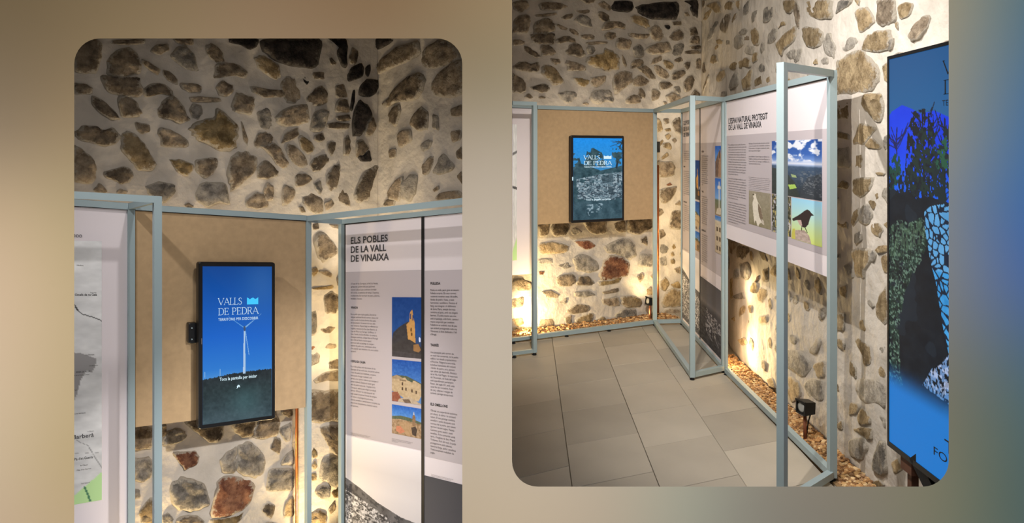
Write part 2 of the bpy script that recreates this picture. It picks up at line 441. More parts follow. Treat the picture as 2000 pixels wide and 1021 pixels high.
SERIF = {  # thin slab letters as strokes (x, y in a unit cap box, thickness); the advance comes first
 'V': (0.95, [((0.02, 1), (0.46, 0), .12), ((0.46, 0), (0.90, 1), .06), ((-.06, 1), (.16, 1), .05), ((.78, 1), (1.0, 1), .05)]),
 'A': (0.98, [((0.06, 0), (0.48, 1), .06), ((0.48, 1), (0.92, 0), .12), ((.2, .34), (.76, .34), .05), ((-.05, 0), (.18, 0), .05), ((.80, 0), (1.04, 0), .05)]),
 'L': (0.74, [((.14, 0), (.14, 1), .12), ((.0, 1), (.30, 1), .05), ((.0, 0), (.64, 0), .06), ((.64, 0), (.64, .22), .05)]),
 'S': (0.70, [((.56, .80), (.50, .95), .05), ((.50, .95), (.32, 1), .07), ((.32, 1), (.12, .90), .09), ((.12, .90), (.10, .70), .10), ((.10, .70), (.30, .54), .12), ((.30, .54), (.50, .42), .12), ((.50, .42), (.58, .24), .10), ((.58, .24), (.46, .06), .09), ((.46, .06), (.26, 0), .07), ((.26, 0), (.08, .08), .06), ((.08, .08), (.05, .24), .05)]),
 'D': (0.92, [((.14, 0), (.14, 1), .12), ((.0, 1), (.45, 1), .06), ((.0, 0), (.45, 0), .06), ((.45, 1), (.68, .9), .08), ((.68, .9), (.80, .68), .11), ((.80, .68), (.80, .32), .12), ((.80, .32), (.68, .10), .11), ((.68, .10), (.45, 0), .08)]),
 'E': (0.76, [((.14, 0), (.14, 1), .12), ((.0, 1), (.62, 1), .06), ((.0, 0), (.66, 0), .06), ((.14, .52), (.50, .52), .05), ((.62, 1), (.62, .80), .05), ((.66, 0), (.66, .22), .05), ((.50, .62), (.50, .42), .05)]),
 'P': (0.76, [((.14, 0), (.14, 1), .12), ((.0, 1), (.42, 1), .06), ((.0, 0), (.32, 0), .05), ((.42, 1), (.60, .92), .09), ((.60, .92), (.64, .74), .12), ((.64, .74), (.58, .54), .11), ((.58, .54), (.42, .46), .08), ((.42, .46), (.14, .46), .05)]),
 'R': (0.84, [((.14, 0), (.14, 1), .12), ((.0, 1), (.42, 1), .06), ((.0, 0), (.30, 0), .05), ((.42, 1), (.60, .92), .09), ((.60, .92), (.64, .76), .12), ((.64, .76), (.56, .58), .10), ((.56, .58), (.40, .50), .08), ((.40, .50), (.14, .50), .05), ((.40, .50), (.72, 0), .11), ((.66, 0), (.86, 0), .05)]),
 ' ': (0.42, []),
}
def serif_text(name, pl, txt, u, v, cap, width, m, parent, n=0.0024, wt=1.0):
    adv = sum(SERIF[c][0] for c in txt); kx = width / adv; x = 0; V, Fc = [], []
    for c in txt:
        a, st = SERIF[c]
        for (ax, ay), (bx, by), th in st:
            d = Vector((bx - ax, by - ay)); d.normalize(); q = Vector((-d.y, d.x)) * (th * wt / 2)
            b = len(V); e = d * (th * 0.2)
            for (sx, sy) in ((ax - e.x + q.x, ay - e.y + q.y), (bx + e.x + q.x, by + e.y + q.y), (bx + e.x - q.x, by + e.y - q.y), (ax - e.x - q.x, ay - e.y - q.y)):
                V.append(pl.P(u + (x + sx) * kx, v - sy * cap, n))
            Fc.append((b, b + 1, b + 2, b + 3))
        x += a
    return mesh_obj(name, V, Fc, m, parent)

# ------------------------------------------------------------------ plan of the two rooms
DF = 1.9                                             # distance of the front wall
# left room
LB = Plane((-1.7125, 3.5), (0.5639, 0.49))           # fibreboard line
LE = Plane((-0.968, 4.13), (0.7546, -0.6562))        # text panel line
LWB = LB.shift(-0.35)                                # stone wall behind the fibreboard
LK = LWB.P(LWB.hit(738, 300)[0], 0)                  # stone corner
LWR = Plane((LK.x, LK.y), (0.7546, -0.6562))         # stone wall behind the text panels
# right room
RB = Plane((0.215, 6.28), (1.141, 0.55))
RWB = RB.shift(-0.35)
RK = RWB.P(RWB.hit(1370, 100)[0], 0)
RM = Vector((1.80, 5.6))
RWR1 = Plane((RK.x, RK.y), (RM.x - RK.x, RM.y - RK.y))
RWR2 = Plane((RM.x, RM.y), (1.765 - RM.x, 1.95 - RM.y))
LFLOOR, LCEIL, RCEIL = -0.95, 2.85, 3.6

def struct(o): return tag(o, kind='structure')

def rough_wall(name, pl, u0, u1, z0, z1, seed, amp=0.011, th=0.25):
    """a lime-rendered rubble wall: an uneven mortar face with real relief, and a solid body behind it"""
    nu = max(8, int(abs(u1 - u0) / 0.03)); nz = max(8, int((z1 - z0) / 0.03))
    h = (value_noise(nu, nz, abs(u1 - u0) * 5, (z1 - z0) * 5, seed, 3) - 0.5) * 2 * amp
    vs = []
    for j in range(nz):
        for i in range(nu):
            e = (-0.004 if name.startswith('wall_side') else 0) if i in (0, nu - 1) else h[j, i]
            p = pl.P(u0 + (u1 - u0) * i / (nu - 1), 0, e); vs.append((p.x, p.y, z0 + (z1 - z0) * j / (nz - 1)))
    fs = [(j * nu + i, j * nu + i + 1, (j + 1) * nu + i + 1, (j + 1) * nu + i) for j in range(nz - 1) for i in range(nu - 1)]
    b = len(vs)
    for u, z in ((u0, z0), (u1, z0), (u1, z1), (u0, z1)):
        p = pl.P(u, 0, -th); vs.append((p.x, p.y, z))
    c = [0, nu - 1, nz * nu - 1, (nz - 1) * nu]
    row0 = list(range(nu)); row1 = [(nz - 1) * nu + i for i in range(nu)]
    c0 = [j * nu for j in range(nz)]; c1 = [j * nu + nu - 1 for j in range(nz)]
    fs += [(b, b + 1, b + 2, b + 3), row0 + [b + 1, b], row1 + [b + 2, b + 3], c0 + [b + 3, b], c1 + [b + 2, b + 1]]
    me = bpy.data.meshes.new(name); me.from_pydata(vs, [], fs)
    bm = bmesh.new(); bm.from_mesh(me); bmesh.ops.recalc_face_normals(bm, faces=bm.faces); bm.to_mesh(me); bm.free()
    me.polygons.foreach_set('use_smooth', [len(p.vertices) == 4 for p in me.polygons])
    me.materials.append(M['mortar'])
    o = bpy.data.objects.new(name, me); COL.objects.link(o)
    return struct(o)
def box(name, a, b, m, parent=None):
    (x0, y0, z0), (x1, y1, z1) = a, b
    vs = [(x, y, z) for z in (z0, z1) for x, y in ((x0, y0), (x1, y0), (x1, y1), (x0, y1))]
    return mesh_obj(name, vs, [(0, 1, 2, 3), (4, 5, 6, 7), (0, 1, 5, 4), (1, 2, 6, 5), (2, 3, 7, 6), (3, 0, 4, 7)], m, parent)

def u_at_x(pl, X): return (X - pl.o.x) / pl.d.x
wl_back = rough_wall('wall_back_left', LWB, u_at_x(LWB, -3.25), u_at_x(LWB, LK.x) + 0.02, LFLOOR, LCEIL, 1)
wl_right = rough_wall('wall_right_left', LWR, -0.02, u_at_x(LWR, -0.12), LFLOOR, LCEIL, 2, 0.011, 0.012)
wr_back = rough_wall('wall_back_right', RWB, u_at_x(RWB, -0.03), u_at_x(RWB, RK.x) + 0.02, 0, RCEIL, 3)
wr_r1 = rough_wall('wall_side_far', RWR1, -0.02, (RM - Vector((RK.x, RK.y))).length + 0.03, 0, RCEIL, 4)
wr_r2 = rough_wall('wall_side_near', RWR2, -0.03, 3.65, 0, RCEIL, 5, 0.014)
struct(box('wall_partition', (-0.105, DF + 0.06, LFLOOR), (-0.04, 8.2, RCEIL), M['side']))
struct(box('wall_left', (-3.33, DF + 0.06, LFLOOR), (-3.25, 5.3, LCEIL), M['side']))
struct(box('ceiling_left', (-3.33, DF + 0.06, LCEIL), (-0.105, 5.6, LCEIL + 0.08), M['ceil']))
struct(box('ceiling_right', (-0.105, DF + 0.06, RCEIL), (2.4, 8.2, RCEIL + 0.08), M['ceil']))
struct(box('floor_left', (-3.33, DF + 0.06, LFLOOR - 0.08), (-0.105, 5.6, LFLOOR), M['grout']))
struct(box('floor_front', (-5, -3.0, -0.08), (5, DF, 0.0), M['frontfloor']))

# ---- front wall with two rounded openings, painted in a soft colour wash
def fpt(px, py): return ((px - CX) / F * DF, EYE + (HY - py) / F * DF)
def rounded(x0, x1, y0, y1, r, k=8):
    o = []
    for cx, cy, a0 in ((x1 - r, y0 + r, -90), (x1 - r, y1 - r, 0), (x0 + r, y1 - r, 90), (x0 + r, y0 + r, 180)):
        for i in range(k + 1):
            a = math.radians(a0 + 90 * i / k); o.append((cx + r * math.cos(a), cy + r * math.sin(a)))
    q = []
    for (xa, ya), (xb, yb) in zip(o, o[1:] + o[:1]):      # long straight sides get points of their own
        m = max(1, int(math.hypot(xb - xa, yb - ya) / 40))
        q += [(xa + (xb - xa) * i / m, ya + (yb - ya) * i / m) for i in range(m)]
    return q
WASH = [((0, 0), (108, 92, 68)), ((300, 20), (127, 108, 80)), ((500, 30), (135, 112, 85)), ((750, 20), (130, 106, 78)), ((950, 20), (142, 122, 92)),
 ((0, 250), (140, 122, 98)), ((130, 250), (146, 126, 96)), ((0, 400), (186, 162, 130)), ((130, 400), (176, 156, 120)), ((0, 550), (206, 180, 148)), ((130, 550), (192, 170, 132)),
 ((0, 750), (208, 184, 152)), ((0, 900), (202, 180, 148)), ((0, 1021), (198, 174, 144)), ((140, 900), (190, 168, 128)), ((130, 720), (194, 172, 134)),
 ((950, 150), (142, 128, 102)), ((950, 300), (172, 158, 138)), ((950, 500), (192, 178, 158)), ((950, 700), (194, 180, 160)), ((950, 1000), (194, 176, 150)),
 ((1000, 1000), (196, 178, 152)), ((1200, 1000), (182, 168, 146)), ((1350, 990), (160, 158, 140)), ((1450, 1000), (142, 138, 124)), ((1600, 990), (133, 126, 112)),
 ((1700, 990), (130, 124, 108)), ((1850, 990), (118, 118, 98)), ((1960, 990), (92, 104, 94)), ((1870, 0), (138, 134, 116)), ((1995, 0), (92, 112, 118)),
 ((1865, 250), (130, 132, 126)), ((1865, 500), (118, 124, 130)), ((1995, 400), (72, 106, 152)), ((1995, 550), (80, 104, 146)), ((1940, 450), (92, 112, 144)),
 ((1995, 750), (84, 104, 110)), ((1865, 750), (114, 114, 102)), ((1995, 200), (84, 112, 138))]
def build_front_wall():
    holes = [rounded(145, 903, 75, 1190, 50), rounded(1000, 1853, -170, 950, 50)]
    X0, X1, Y0, Y1 = -1500, 3500, -900, 1513
    pts = [(X0, Y0), (X1, Y0), (X1, Y1), (X0, Y1)]
    edges = [(0, 1), (1, 2), (2, 3), (3, 0)]; loops = []
    for h in holes:
        b = len(pts); pts += h; loops.append(list(range(b, b + len(h))))
        edges += [(b + i, b + (i + 1) % len(h)) for i in range(len(h))]
    def in_hole(x, y, g=12):
        return (145 - g < x < 903 + g and 75 - g < y < 1190 + g) or (1000 - g < x < 1853 + g and -170 - g < y < 950 + g)
    nb = len(pts)
    for gx in range(-1400, 3500, 50):
        for gy in range(-850, 1500, 50):
            if not (-60 <= gx <= 2060 and -60 <= gy <= 1080) and ((gx // 50) % 4 or (gy // 50) % 4): continue
            if not in_hole(gx, gy): pts.append((gx + 0.01 * (gy % 7), gy))
    for gx in (20, 70, 120, 925, 950, 978, 1875, 1900, 1930, 1965):
        for gy in range(10, 1080, 33): pts.append((gx + 0.3, gy + 0.7))
    for gy in (12, 40, 62): 
        for gx in range(160, 900, 40): pts.append((gx + 0.3, gy + 0.7))
    for gy in (968, 990, 1010):
        for gx in range(1010, 1850, 40): pts.append((gx + 0.3, gy + 0.7))
    r = delaunay_2d_cdt([Vector(p) for p in pts], edges, [], 0, 1e-4)
    V2, tris = r[0], r[2]
    def solid(t):
        cx = sum(V2[i].x for i in t) / len(t); cy = sum(V2[i].y for i in t) / len(t)
        for h in holes:
            c = False
            for i in range(len(h)):
                (x1, y1), (x2, y2) = h[i], h[(i + 1) % len(h)]
                if (y1 > cy) != (y2 > cy) and cx < (x2 - x1) * (cy - y1) / (y2 - y1) + x1: c = not c
            if c: return False
        return True
    tris = [tuple(t) for t in tris if solid(t)]
    vs = [(fpt(p.x, p.y)[0], DF, fpt(p.x, p.y)[1]) for p in V2]
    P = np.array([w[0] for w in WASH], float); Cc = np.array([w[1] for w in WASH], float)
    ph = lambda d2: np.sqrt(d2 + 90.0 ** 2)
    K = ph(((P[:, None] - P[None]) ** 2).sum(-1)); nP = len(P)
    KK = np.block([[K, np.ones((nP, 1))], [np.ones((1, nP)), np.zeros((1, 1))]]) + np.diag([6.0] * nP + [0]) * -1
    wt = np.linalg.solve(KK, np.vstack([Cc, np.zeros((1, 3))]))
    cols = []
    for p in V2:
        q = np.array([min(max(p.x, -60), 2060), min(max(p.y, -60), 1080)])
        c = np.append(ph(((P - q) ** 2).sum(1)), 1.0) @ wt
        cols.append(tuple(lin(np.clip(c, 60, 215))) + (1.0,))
    # reveals flare open towards the back, then the back face of the wall is a coarse sheet with larger holes
    fs = list(tris)
    for h in holes:
        cx = sum(p[0] for p in h) / len(h); cy = sum(p[1] for p in h) / len(h); n = len(h)
        b = len(vs)
        for x, y in h:
            a, z = fpt(x, y); vs.append((a, DF, z))
        for x, y in h:
            a, z = fpt(x + math.copysign(75, x - cx), y + math.copysign(75, y - cy)); vs.append((a, DF + 0.05, z))
        cols += [(0.35, 0.30, 0.24, 1.0)] * (2 * n)
        for i in range(n):
            j = (i + 1) % n; fs.append((b + i, b + j, b + n + j, b + n + i))
    me = bpy.data.meshes.new('wall_front'); me.from_pydata(vs, [], fs)
    at = me.color_attributes.new('Col', 'FLOAT_COLOR', 'POINT')
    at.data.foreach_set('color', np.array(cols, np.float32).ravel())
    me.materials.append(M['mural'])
    o = bpy.data.objects.new('wall_front', me); COL.objects.link(o)
    struct(o)
    # the body of the wall behind its painted face: plain strips around the flared openings
    a = [fpt(x, 0)[0] for x in (X0, 145 - 76, 903 + 38, 1000 - 38, 1853 + 76, X1)]
    z = lambda y: fpt(0, y)[1]
    for k, (x0, x1, z0, z1) in enumerate(((a[0], a[1], z(Y1), z(Y0)), (a[2], a[3], z(Y1), z(Y0)), (a[4], a[5], z(Y1), z(Y0)),
                                          (a[1], a[2], z(Y0) * 0 + z(-1), z(Y0)), (a[1], a[2], z(Y1), z(1270)), (a[3], a[4], z(Y1), z(1028)), (a[3], a[4], z(-248), z(Y0)))):
        s = box('wall_core', (x0, DF + 0.045, z0), (x1, DF + 0.058, z1), M['side']); s.parent = o
build_front_wall()

# ---- floor of the right room: one object per tile, laid in columns
def build_floor():
    fl = struct(box('floor_right', (-0.04, DF + 0.06, -0.10), (2.4, 8.2, -0.012), M['grout']))
    kx, sk = 0.021, 0.42                         # column lean, skew of the cross joints
    wd, ln, gap = 0.432, 0.512, 0.002
    col0 = [(-0.136 - 0.432, 5.40), (-0.136, 5.31), (0.296, 5.24), (0.728, 5.206), (1.158, 4.978 + 0.0), (1.590, 5.1)]
    n = 0
    for x0, yj in col0:
        for k in range(-7, 7):
            y1 = yj + k * ln; y0 = y1 - ln
            vs = []
            q = []
            for (ux, yy) in ((0, y0), (1, y0), (1, y1), (0, y1)):
                X = x0 + (gap if ux == 0 else wd - gap)
                # yj is measured on the column's right joint (left joint for the column by the stands)
                base = yy + gap * (1 if yy == y0 else -1)
                ref = 0 if x0 > 1.0 and x0 < 1.3 else wd
                Yv = base + sk * ((X - x0) - ref)
                X += kx * (Yv - 3.537)
                q.append((X, Yv))
            if max(p[1] for p in q) < DF + 0.1 or min(p[1] for p in q) > 7.9: continue
            if max(p[0] for p in q) < -0.03 or min(p[0] for p in q) > 1.75: continue
            q = [(min(max(X, -0.035), 1.60 if Y < 5.4 else 2.3), Y) for X, Y in q]
            if abs(q[0][0] - q[1][0]) < 0.02: continue
            cx = sum(p[0] for p in q) / 4; cy = sum(p[1] for p in q) / 4
            dz = rng.uniform(-0.0008, 0.0008)
            vs = [(p[0] - cx, p[1] - cy, -0.012) for p in q] + [(p[0] - cx, p[1] - cy, -0.002 + dz) for p in q]
            vs += [(cx2 * 0.994, cy2 * 0.994, dz) for cx2, cy2, _ in vs[:4]]
            fs = [(0, 1, 2, 3), (8, 9, 10, 11)] + [(i, (i + 1) % 4, 4 + (i + 1) % 4, 4 + i) for i in range(4)] + [(4 + i, 4 + (i + 1) % 4, 8 + (i + 1) % 4, 8 + i) for i in range(4)]
            o = mesh_obj('tile', vs, fs, M['tile']); o.location = (cx, cy, 0); o.parent = fl
            n += 1
build_floor()

# ------------------------------------------------------------------ stones: outlines on the wall faces
from mathutils import noise as mnoise
LAID = {}
def stone(pl, poly, kind, parent, seed, hscale=1.0):
    r = random.Random(seed)
    n = len(poly); cx = sum(p[0] for p in poly) / n; cz = sum(p[1] for p in poly) / n
    poly = [(cx + (p[0] - cx) * 1.07, cz + (p[1] - cz) * 1.07) for p in poly]
    LAID.setdefault(parent.name, []).append((cx, cz, 0.5 * max(math.hypot(p[0] - cx, p[1] - cz) for p in poly) + 0.5 * min(math.hypot(p[0] - cx, p[1] - cz) for p in poly)))
    pts = []
    for i in range(n):                                    # one corner-cutting pass, then a broken, chipped outline
        (x1, y1), (x2, y2) = poly[i], poly[(i + 1) % n]
        for t in (0.14, 0.5, 0.86):
            j = 0.045 if t != 0.5 else 0.075
            x, y = x1 + (x2 - x1) * t, y1 + (y2 - y1) * t
            k = 1 + r.uniform(-j, j); pts.append((cx + (x - cx) * k, cz + (y - cz) * k))
    N = len(pts)
    area = abs(sum(pts[i][0] * pts[(i + 1) % N][1] - pts[(i + 1) % N][0] * pts[i][1] for i in range(N))) / 2
    size = math.sqrt(max(1e-5, area))
    h = min(0.026, 0.006 + 0.11 * size) * hscale * r.uniform(0.6, 1.25)
    tx, tz = r.uniform(-.5, .5) * h / max(size, .02), r.uniform(-.6, .3) * h / max(size, .02)
    vs, rim = [], []
    off = Vector((r.uniform(0, 90), r.uniform(0, 90), r.uniform(0, 90)))
    for k, (sc, hh, rm) in enumerate(((1.05, -0.02, 1.0), (1.0, 0.18 * h, 0.9), (0.92, 0.66 * h, 0.55), (0.70, 0.95 * h, 0.08), (0.36, 1.0 * h, 0.0))):
        for (x, z) in pts:
            dx, dz = (x - cx) * sc, (z - cz) * sc
            e = hh
            if k:
                q = Vector((dx, dz, 0)) / max(size, 0.03) * 2.2 + off
                e += (mnoise.noise(q) * 0.75 + mnoise.noise(q * 2.7) * 0.4) * h * (0.5 if k == 1 else 1.0) + (dx * tx + dz * tz) * (1 if k > 1 else .4)
            p = pl.P(cx + dx, 0, e); vs.append((p.x, p.y, cz + dz)); rim.append(rm)
    p = pl.P(cx, 0, h * (1.0 + 0.7 * mnoise.noise(off))); vs.append((p.x, p.y, cz)); rim.append(0.0)
    c = pl.P(cx, 0, 0); c = Vector((c.x, c.y, cz))
    vs = [Vector(v) - c for v in vs]
    fs = []
    for k in range(4):
        for i in range(N):
            j = (i + 1) % N; fs.append((k * N + i, k * N + j, (k + 1) * N + j, (k + 1) * N + i))
    fs += [(4 * N + i, 4 * N + (i + 1) % N, 5 * N) for i in range(N)]
    a_, b_, c_ = (vs[i] for i in fs[-1])
    if (b_ - a_).cross(c_ - a_).dot(Vector((pl.n.x, pl.n.y, 0))) < 0: fs = [f[::-1] for f in fs]
    me = bpy.data.meshes.new('stone'); me.from_pydata(vs, [], fs)
    at = me.attributes.new('rim', 'FLOAT', 'POINT'); at.data.foreach_set('value', rim)
    me.polygons.foreach_set('use_smooth', [True] * len(me.polygons))
    me.materials.append(STONE[kind])
    o = bpy.data.objects.new('stone', me); o.location = c; o.parent = parent; COL.objects.link(o)
    return o

def parse(block, x0, y0, s):
    out = []
    for ln in block.strip().splitlines():
        for item in ln.split(';'):
            item = item.strip()
            if not item: continue
            k, *pp = item.split()
            out.append((k, [(x0 + float(p.split(',')[0]) / s, y0 + float(p.split(',')[1]) / s) for p in pp]))
    return out

UL = parse("""
b 14,70 60,30 140,18 170,50 165,130 145,205 60,212 14,195; b 205,135 250,90 320,68 365,95 390,150 388,215 300,232 205,222
d 175,228 290,236 380,235 400,300 385,350 300,345 215,325 180,270; b 265,350 330,345 370,380 400,435 380,460 285,460 270,400
b 14,270 80,275 120,300 115,330 14,335; d 115,345 165,360 230,415 275,470 230,478 165,440 120,395; b 225,25 410,20 415,45 300,55 225,45
b 450,80 490,50 550,45 555,80 510,108 465,100; g 560,120 610,60 660,70 700,110 720,205 640,180; b 580,20 690,16 695,50 650,60 600,40
b 400,135 440,150 510,195 490,225 455,205 415,170; b 520,195 560,205 605,250 600,280 550,255 525,225
d 410,300 470,270 520,275 570,310 575,345 500,330 440,350 412,335; d 487,425 520,370 570,345 615,375 645,430 670,475 620,500 560,475 505,465
b 620,270 700,270 738,290 735,325 670,322 630,300; b 670,350 740,345 840,355 850,375 760,380 690,378; g 670,420 690,385 735,395 745,440 720,475 685,465
y 675,530 690,505 760,480 815,470 820,420 880,450 930,500 938,560 930,640 850,650 790,625 720,590 685,560
d 765,60 800,45 860,95 870,150 830,160 790,130 770,100; b 800,240 820,165 890,155 950,165 995,205 985,245 930,225 850,240
b 820,290 855,255 915,275 920,320 880,345 835,335; b 1020,290 1050,290 1120,305 1200,310 1240,330 1200,350 1100,352 1040,325
t 1042,125 1075,112 1125,130 1180,170 1190,235 1160,250 1100,215 1060,175; b 915,400 935,330 975,330 1035,355 1040,400 1020,452 960,440 920,425
g 1055,440 1110,400 1140,450 1145,510 1120,535 1075,530 1060,480; b 965,485 990,540 1005,600 1000,625 975,590 968,530
b 1040,590 1065,550 1110,548 1143,575 1135,615 1085,630 1042,640; d 20,555 70,510 140,515 180,540 235,520 275,570 240,620 180,625 100,605 40,585
t 285,580 310,550 370,570 420,625 450,680 480,735 440,765 380,765 350,720 280,650; b 360,490 440,505 448,545 400,560 370,535
b 490,555 505,520 570,540 660,590 662,635 510,630 508,580; b 14,625 60,650 110,690 138,740 135,820 100,838 14,820
d 185,775 230,765 290,745 330,760 348,800 330,830 280,845 240,820 190,800; y 560,705 620,705 695,735 690,765 655,800 600,775 575,735
b 705,710 760,700 825,695 828,740 800,785 750,810 705,770; b 890,760 905,700 940,665 1000,660 1045,690 1048,760 1000,810 910,885 895,820
g 425,855 510,832 580,850 585,890 540,945 500,955 440,900; g 705,900 740,840 800,835 870,840 885,900 895,960 830,945 770,975 715,940
b 1095,845 1120,830 1150,875 1148,930 1125,930 1110,880; b 995,940 1050,890 1110,905 1118,970 1060,985 1000,975; b 120,880 160,835 205,885 180,900
b 255,885 275,870 320,885 310,900 260,900; b 635,965 665,948 695,970 670,985; k 900,16 1062,16 1055,60 1010,80 960,50 905,40
""", 140, 70, 2.9175)
UL2 = parse("""
k -20,30 100,16 285,16 305,40 290,180 200,180 120,165 60,145 0,100; k 350,16 455,16 460,70 455,180 425,165 400,90 420,60; d 470,120 490,65 520,85 525,110 505,165 475,160
d 355,130 375,125 400,165 365,165; b 80,275 100,245 130,228 165,250 190,320 190,350 160,385 120,380 95,350; k 200,235 235,235 247,262 230,282 210,262
d 262,210 300,205 330,208 328,250 265,245; d 222,360 265,310 310,285 345,320 345,380 290,400 250,385; k 460,230 480,185 540,155 555,190 545,235 465,262
k 565,180 590,162 597,190 580,235 562,220; d 392,285 440,270 455,320 460,350 395,355; d 395,400 415,358 460,360 468,400 470,440 395,435; d 395,460 470,445 482,480 440,490 400,480
k 485,350 492,305 505,310 503,370 488,430 478,420; k 527,300 560,250 630,250 645,285 620,330 580,350 530,340; b 50,465 80,430 150,400 235,395 245,490 170,512 100,512 60,490
g 250,520 270,440 320,420 350,435 340,500 310,545 260,540; k 490,560 500,430 530,370 580,400 600,450 570,490 540,570; d 560,560 575,500 605,455 630,520 600,570
b 90,600 110,555 180,520 185,570 130,600 90,610; t 185,580 205,570 250,600 275,640 240,675 205,650 190,610; b -40,560 0,550 25,560 35,595 0,615 -30,600
b -40,625 5,625 45,612 85,650 130,730 110,755 60,740 20,680; b 115,660 125,615 165,630 215,680 235,730 205,755 150,725; d 250,720 280,690 340,675 358,705 310,765 265,775 250,750
d 272,570 320,550 335,590 300,605 275,595; d 347,620 370,600 397,610 390,650 370,685 350,650; d 440,590 465,565 480,610 470,680 437,680; d 510,690 512,600 545,590 585,640 560,670 530,690
k 520,690 560,672 585,650 600,715 540,715; d 345,790 380,740 415,735 423,780 400,860 360,885 340,840; d 500,900 540,800 590,750 640,740 620,800 590,880 580,930 530,950 505,930
d 155,785 230,785 265,815 215,850 165,860; b 90,930 95,850 130,855 165,880 150,940 95,965; b 0,830 40,860 40,930 0,940 -20,890; b -60,750 0,700 75,765 60,800 0,815 -50,810
b 205,925 260,885 320,930 320,1010 280,1015 225,975; b 325,950 375,930 385,960 340,1000; l 270,840 310,820 320,880 300,905 275,870; d 400,915 430,870 460,900 478,970 440,960 410,940
b 185,975 210,970 225,1005 200,1010; d 345,500 400,490 470,500 470,530 400,530 350,525
""", 520, 70, 2.9175)
ULR = parse("""
k 568,16 700,16 720,25 660,70 570,105; b 610,180 660,130 760,60 870,30 880,110 770,160 640,220; b 890,130 920,60 1000,20 1080,60 1115,130 1000,180 910,180
d 665,390 720,320 800,240 870,212 905,250 890,320 860,360 760,370 700,400; b 940,300 970,230 1050,160 1115,140 1140,250 1115,320 1060,350 960,335
b 695,450 720,410 760,390 765,430 740,515 705,490; b 820,490 880,400 930,440 920,530 870,540 835,520; b 1050,420 1115,390 1130,455 1060,460
b 690,890 730,830 780,800 770,870 760,940 700,930; l 780,840 820,790 860,800 850,890 820,945 780,920; d 670,960 690,930 740,930 730,965 680,970
b 745,580 770,540 825,535 830,600 760,640; b 700,650 740,640 740,690 705,700; g 880,620 920,590 950,600 930,640 890,660; b 890,740 930,690 960,690 930,780 905,790
g 950,780 1000,680 1020,675 1070,740 1050,770 985,790; b 1080,660 1115,630 1125,705 1090,700; b 945,880 985,850 985,875 960,890; b 955,935 1000,890 1100,880 1125,925
b 1050,545 1110,535 1110,590 1060,610; g 950,440 985,460 985,540 945,520; b 1085,800 1115,770 1125,855
""", 520, 70, 2.9175)
LL = parse("""
d 62,215 105,205 105,270 90,300 62,310; g 75,330 110,270 190,235 250,265 270,300 230,345 140,365 80,370; d 255,195 340,150 560,140 578,220 570,300 520,350 450,345 360,270
d 650,220 690,130 800,110 860,180 800,300 720,310 680,270; d 830,110 1000,90 1040,180 1020,290 900,320 810,300 865,190; d 1060,80 1150,75 1150,130 1120,150 1060,120
r 160,440 260,435 350,425 370,480 340,540 250,580 240,545 200,500; g 545,510 600,440 690,395 680,500 670,600 570,610; g 700,390 770,350 850,390 910,470 915,570 870,625 800,640 690,590 695,490
d 965,400 1000,310 1050,320 1050,400 1040,455 985,420; g 1030,240 1070,220 1140,190 1130,330 1090,345 1050,290; g 1045,540 1090,460 1160,410 1160,540
g 135,740 150,680 240,640 310,660 400,690 440,770 455,850 380,900 290,920 200,900 150,830; r 480,890 520,740 540,650 620,620 740,650 830,700 800,850 740,900 620,970 480,960
g 935,690 945,580 1050,570 1160,575 1165,745 935,755; t 1070,940 1090,850 1130,800 1165,810 1160,960 1080,970; d 890,910 940,850 1010,880 970,980 940,960
g 75,960 120,935 165,985 150,1021 75,1021; d 190,1000 240,965 350,960 410,1000 410,1060 190,1060; y 480,985 560,985 700,960 740,930 720,990 640,1060 480,1060
b 880,1040 960,1010 1060,1030 1060,1080 880,1080
""", 300, 780, 4.2375) + parse("""
d 350,455 480,440 480,570 390,575 350,560; g 340,635 480,630 480,745 420,770 350,760; g 350,820 410,815 415,870 350,880; t 400,960 480,850 500,1021 420,1021
""", 140, 690, 3.083) + parse("""
d 40,170 90,110 140,140 205,240 180,270 110,310 70,280; t 28,350 60,345 75,375 40,412 28,395; b 80,375 130,365 165,390 155,415 110,395; y 35,480 130,470 175,460 165,490 40,495
d 105,540 160,500 210,540 205,620 180,650 120,650; g 5,650 60,630 65,770 35,800 2,760; b 80,755 150,735 187,745 150,785 110,780; b 105,870 140,850 192,855 185,885 110,888
g 2,920 60,900 85,930 70,980 2,1010; r 25,870 50,860 52,890 25,893; d 140,975 205,950 222,1020 150,1020; b 30,60 70,50 75,90 40,100; b 140,60 210,65 210,90 170,85; t 195,420 215,400 215,450 200,470
""", 600, 420, 3.4) + parse("""
d 45,75 110,25 210,5 222,80 120,75 60,95; d 2,150 100,150 222,145 222,345 100,350 2,340; d 80,395 130,375 222,380 222,555 180,560 130,500; y 28,550 45,515 68,560 60,585 30,585
t 25,640 50,605 65,640 45,668; g 100,600 150,580 205,590 215,720 180,800 130,740 80,740; g 50,810 90,775 145,775 145,850 90,865 60,835; y 160,815 205,785 222,850 170,850
d 140,930 180,880 190,930 150,965; t 5,960 80,930 130,960 120,1031 5,1031; t 20,690 60,690 60,740 25,740
""", 600, 720, 3.392)
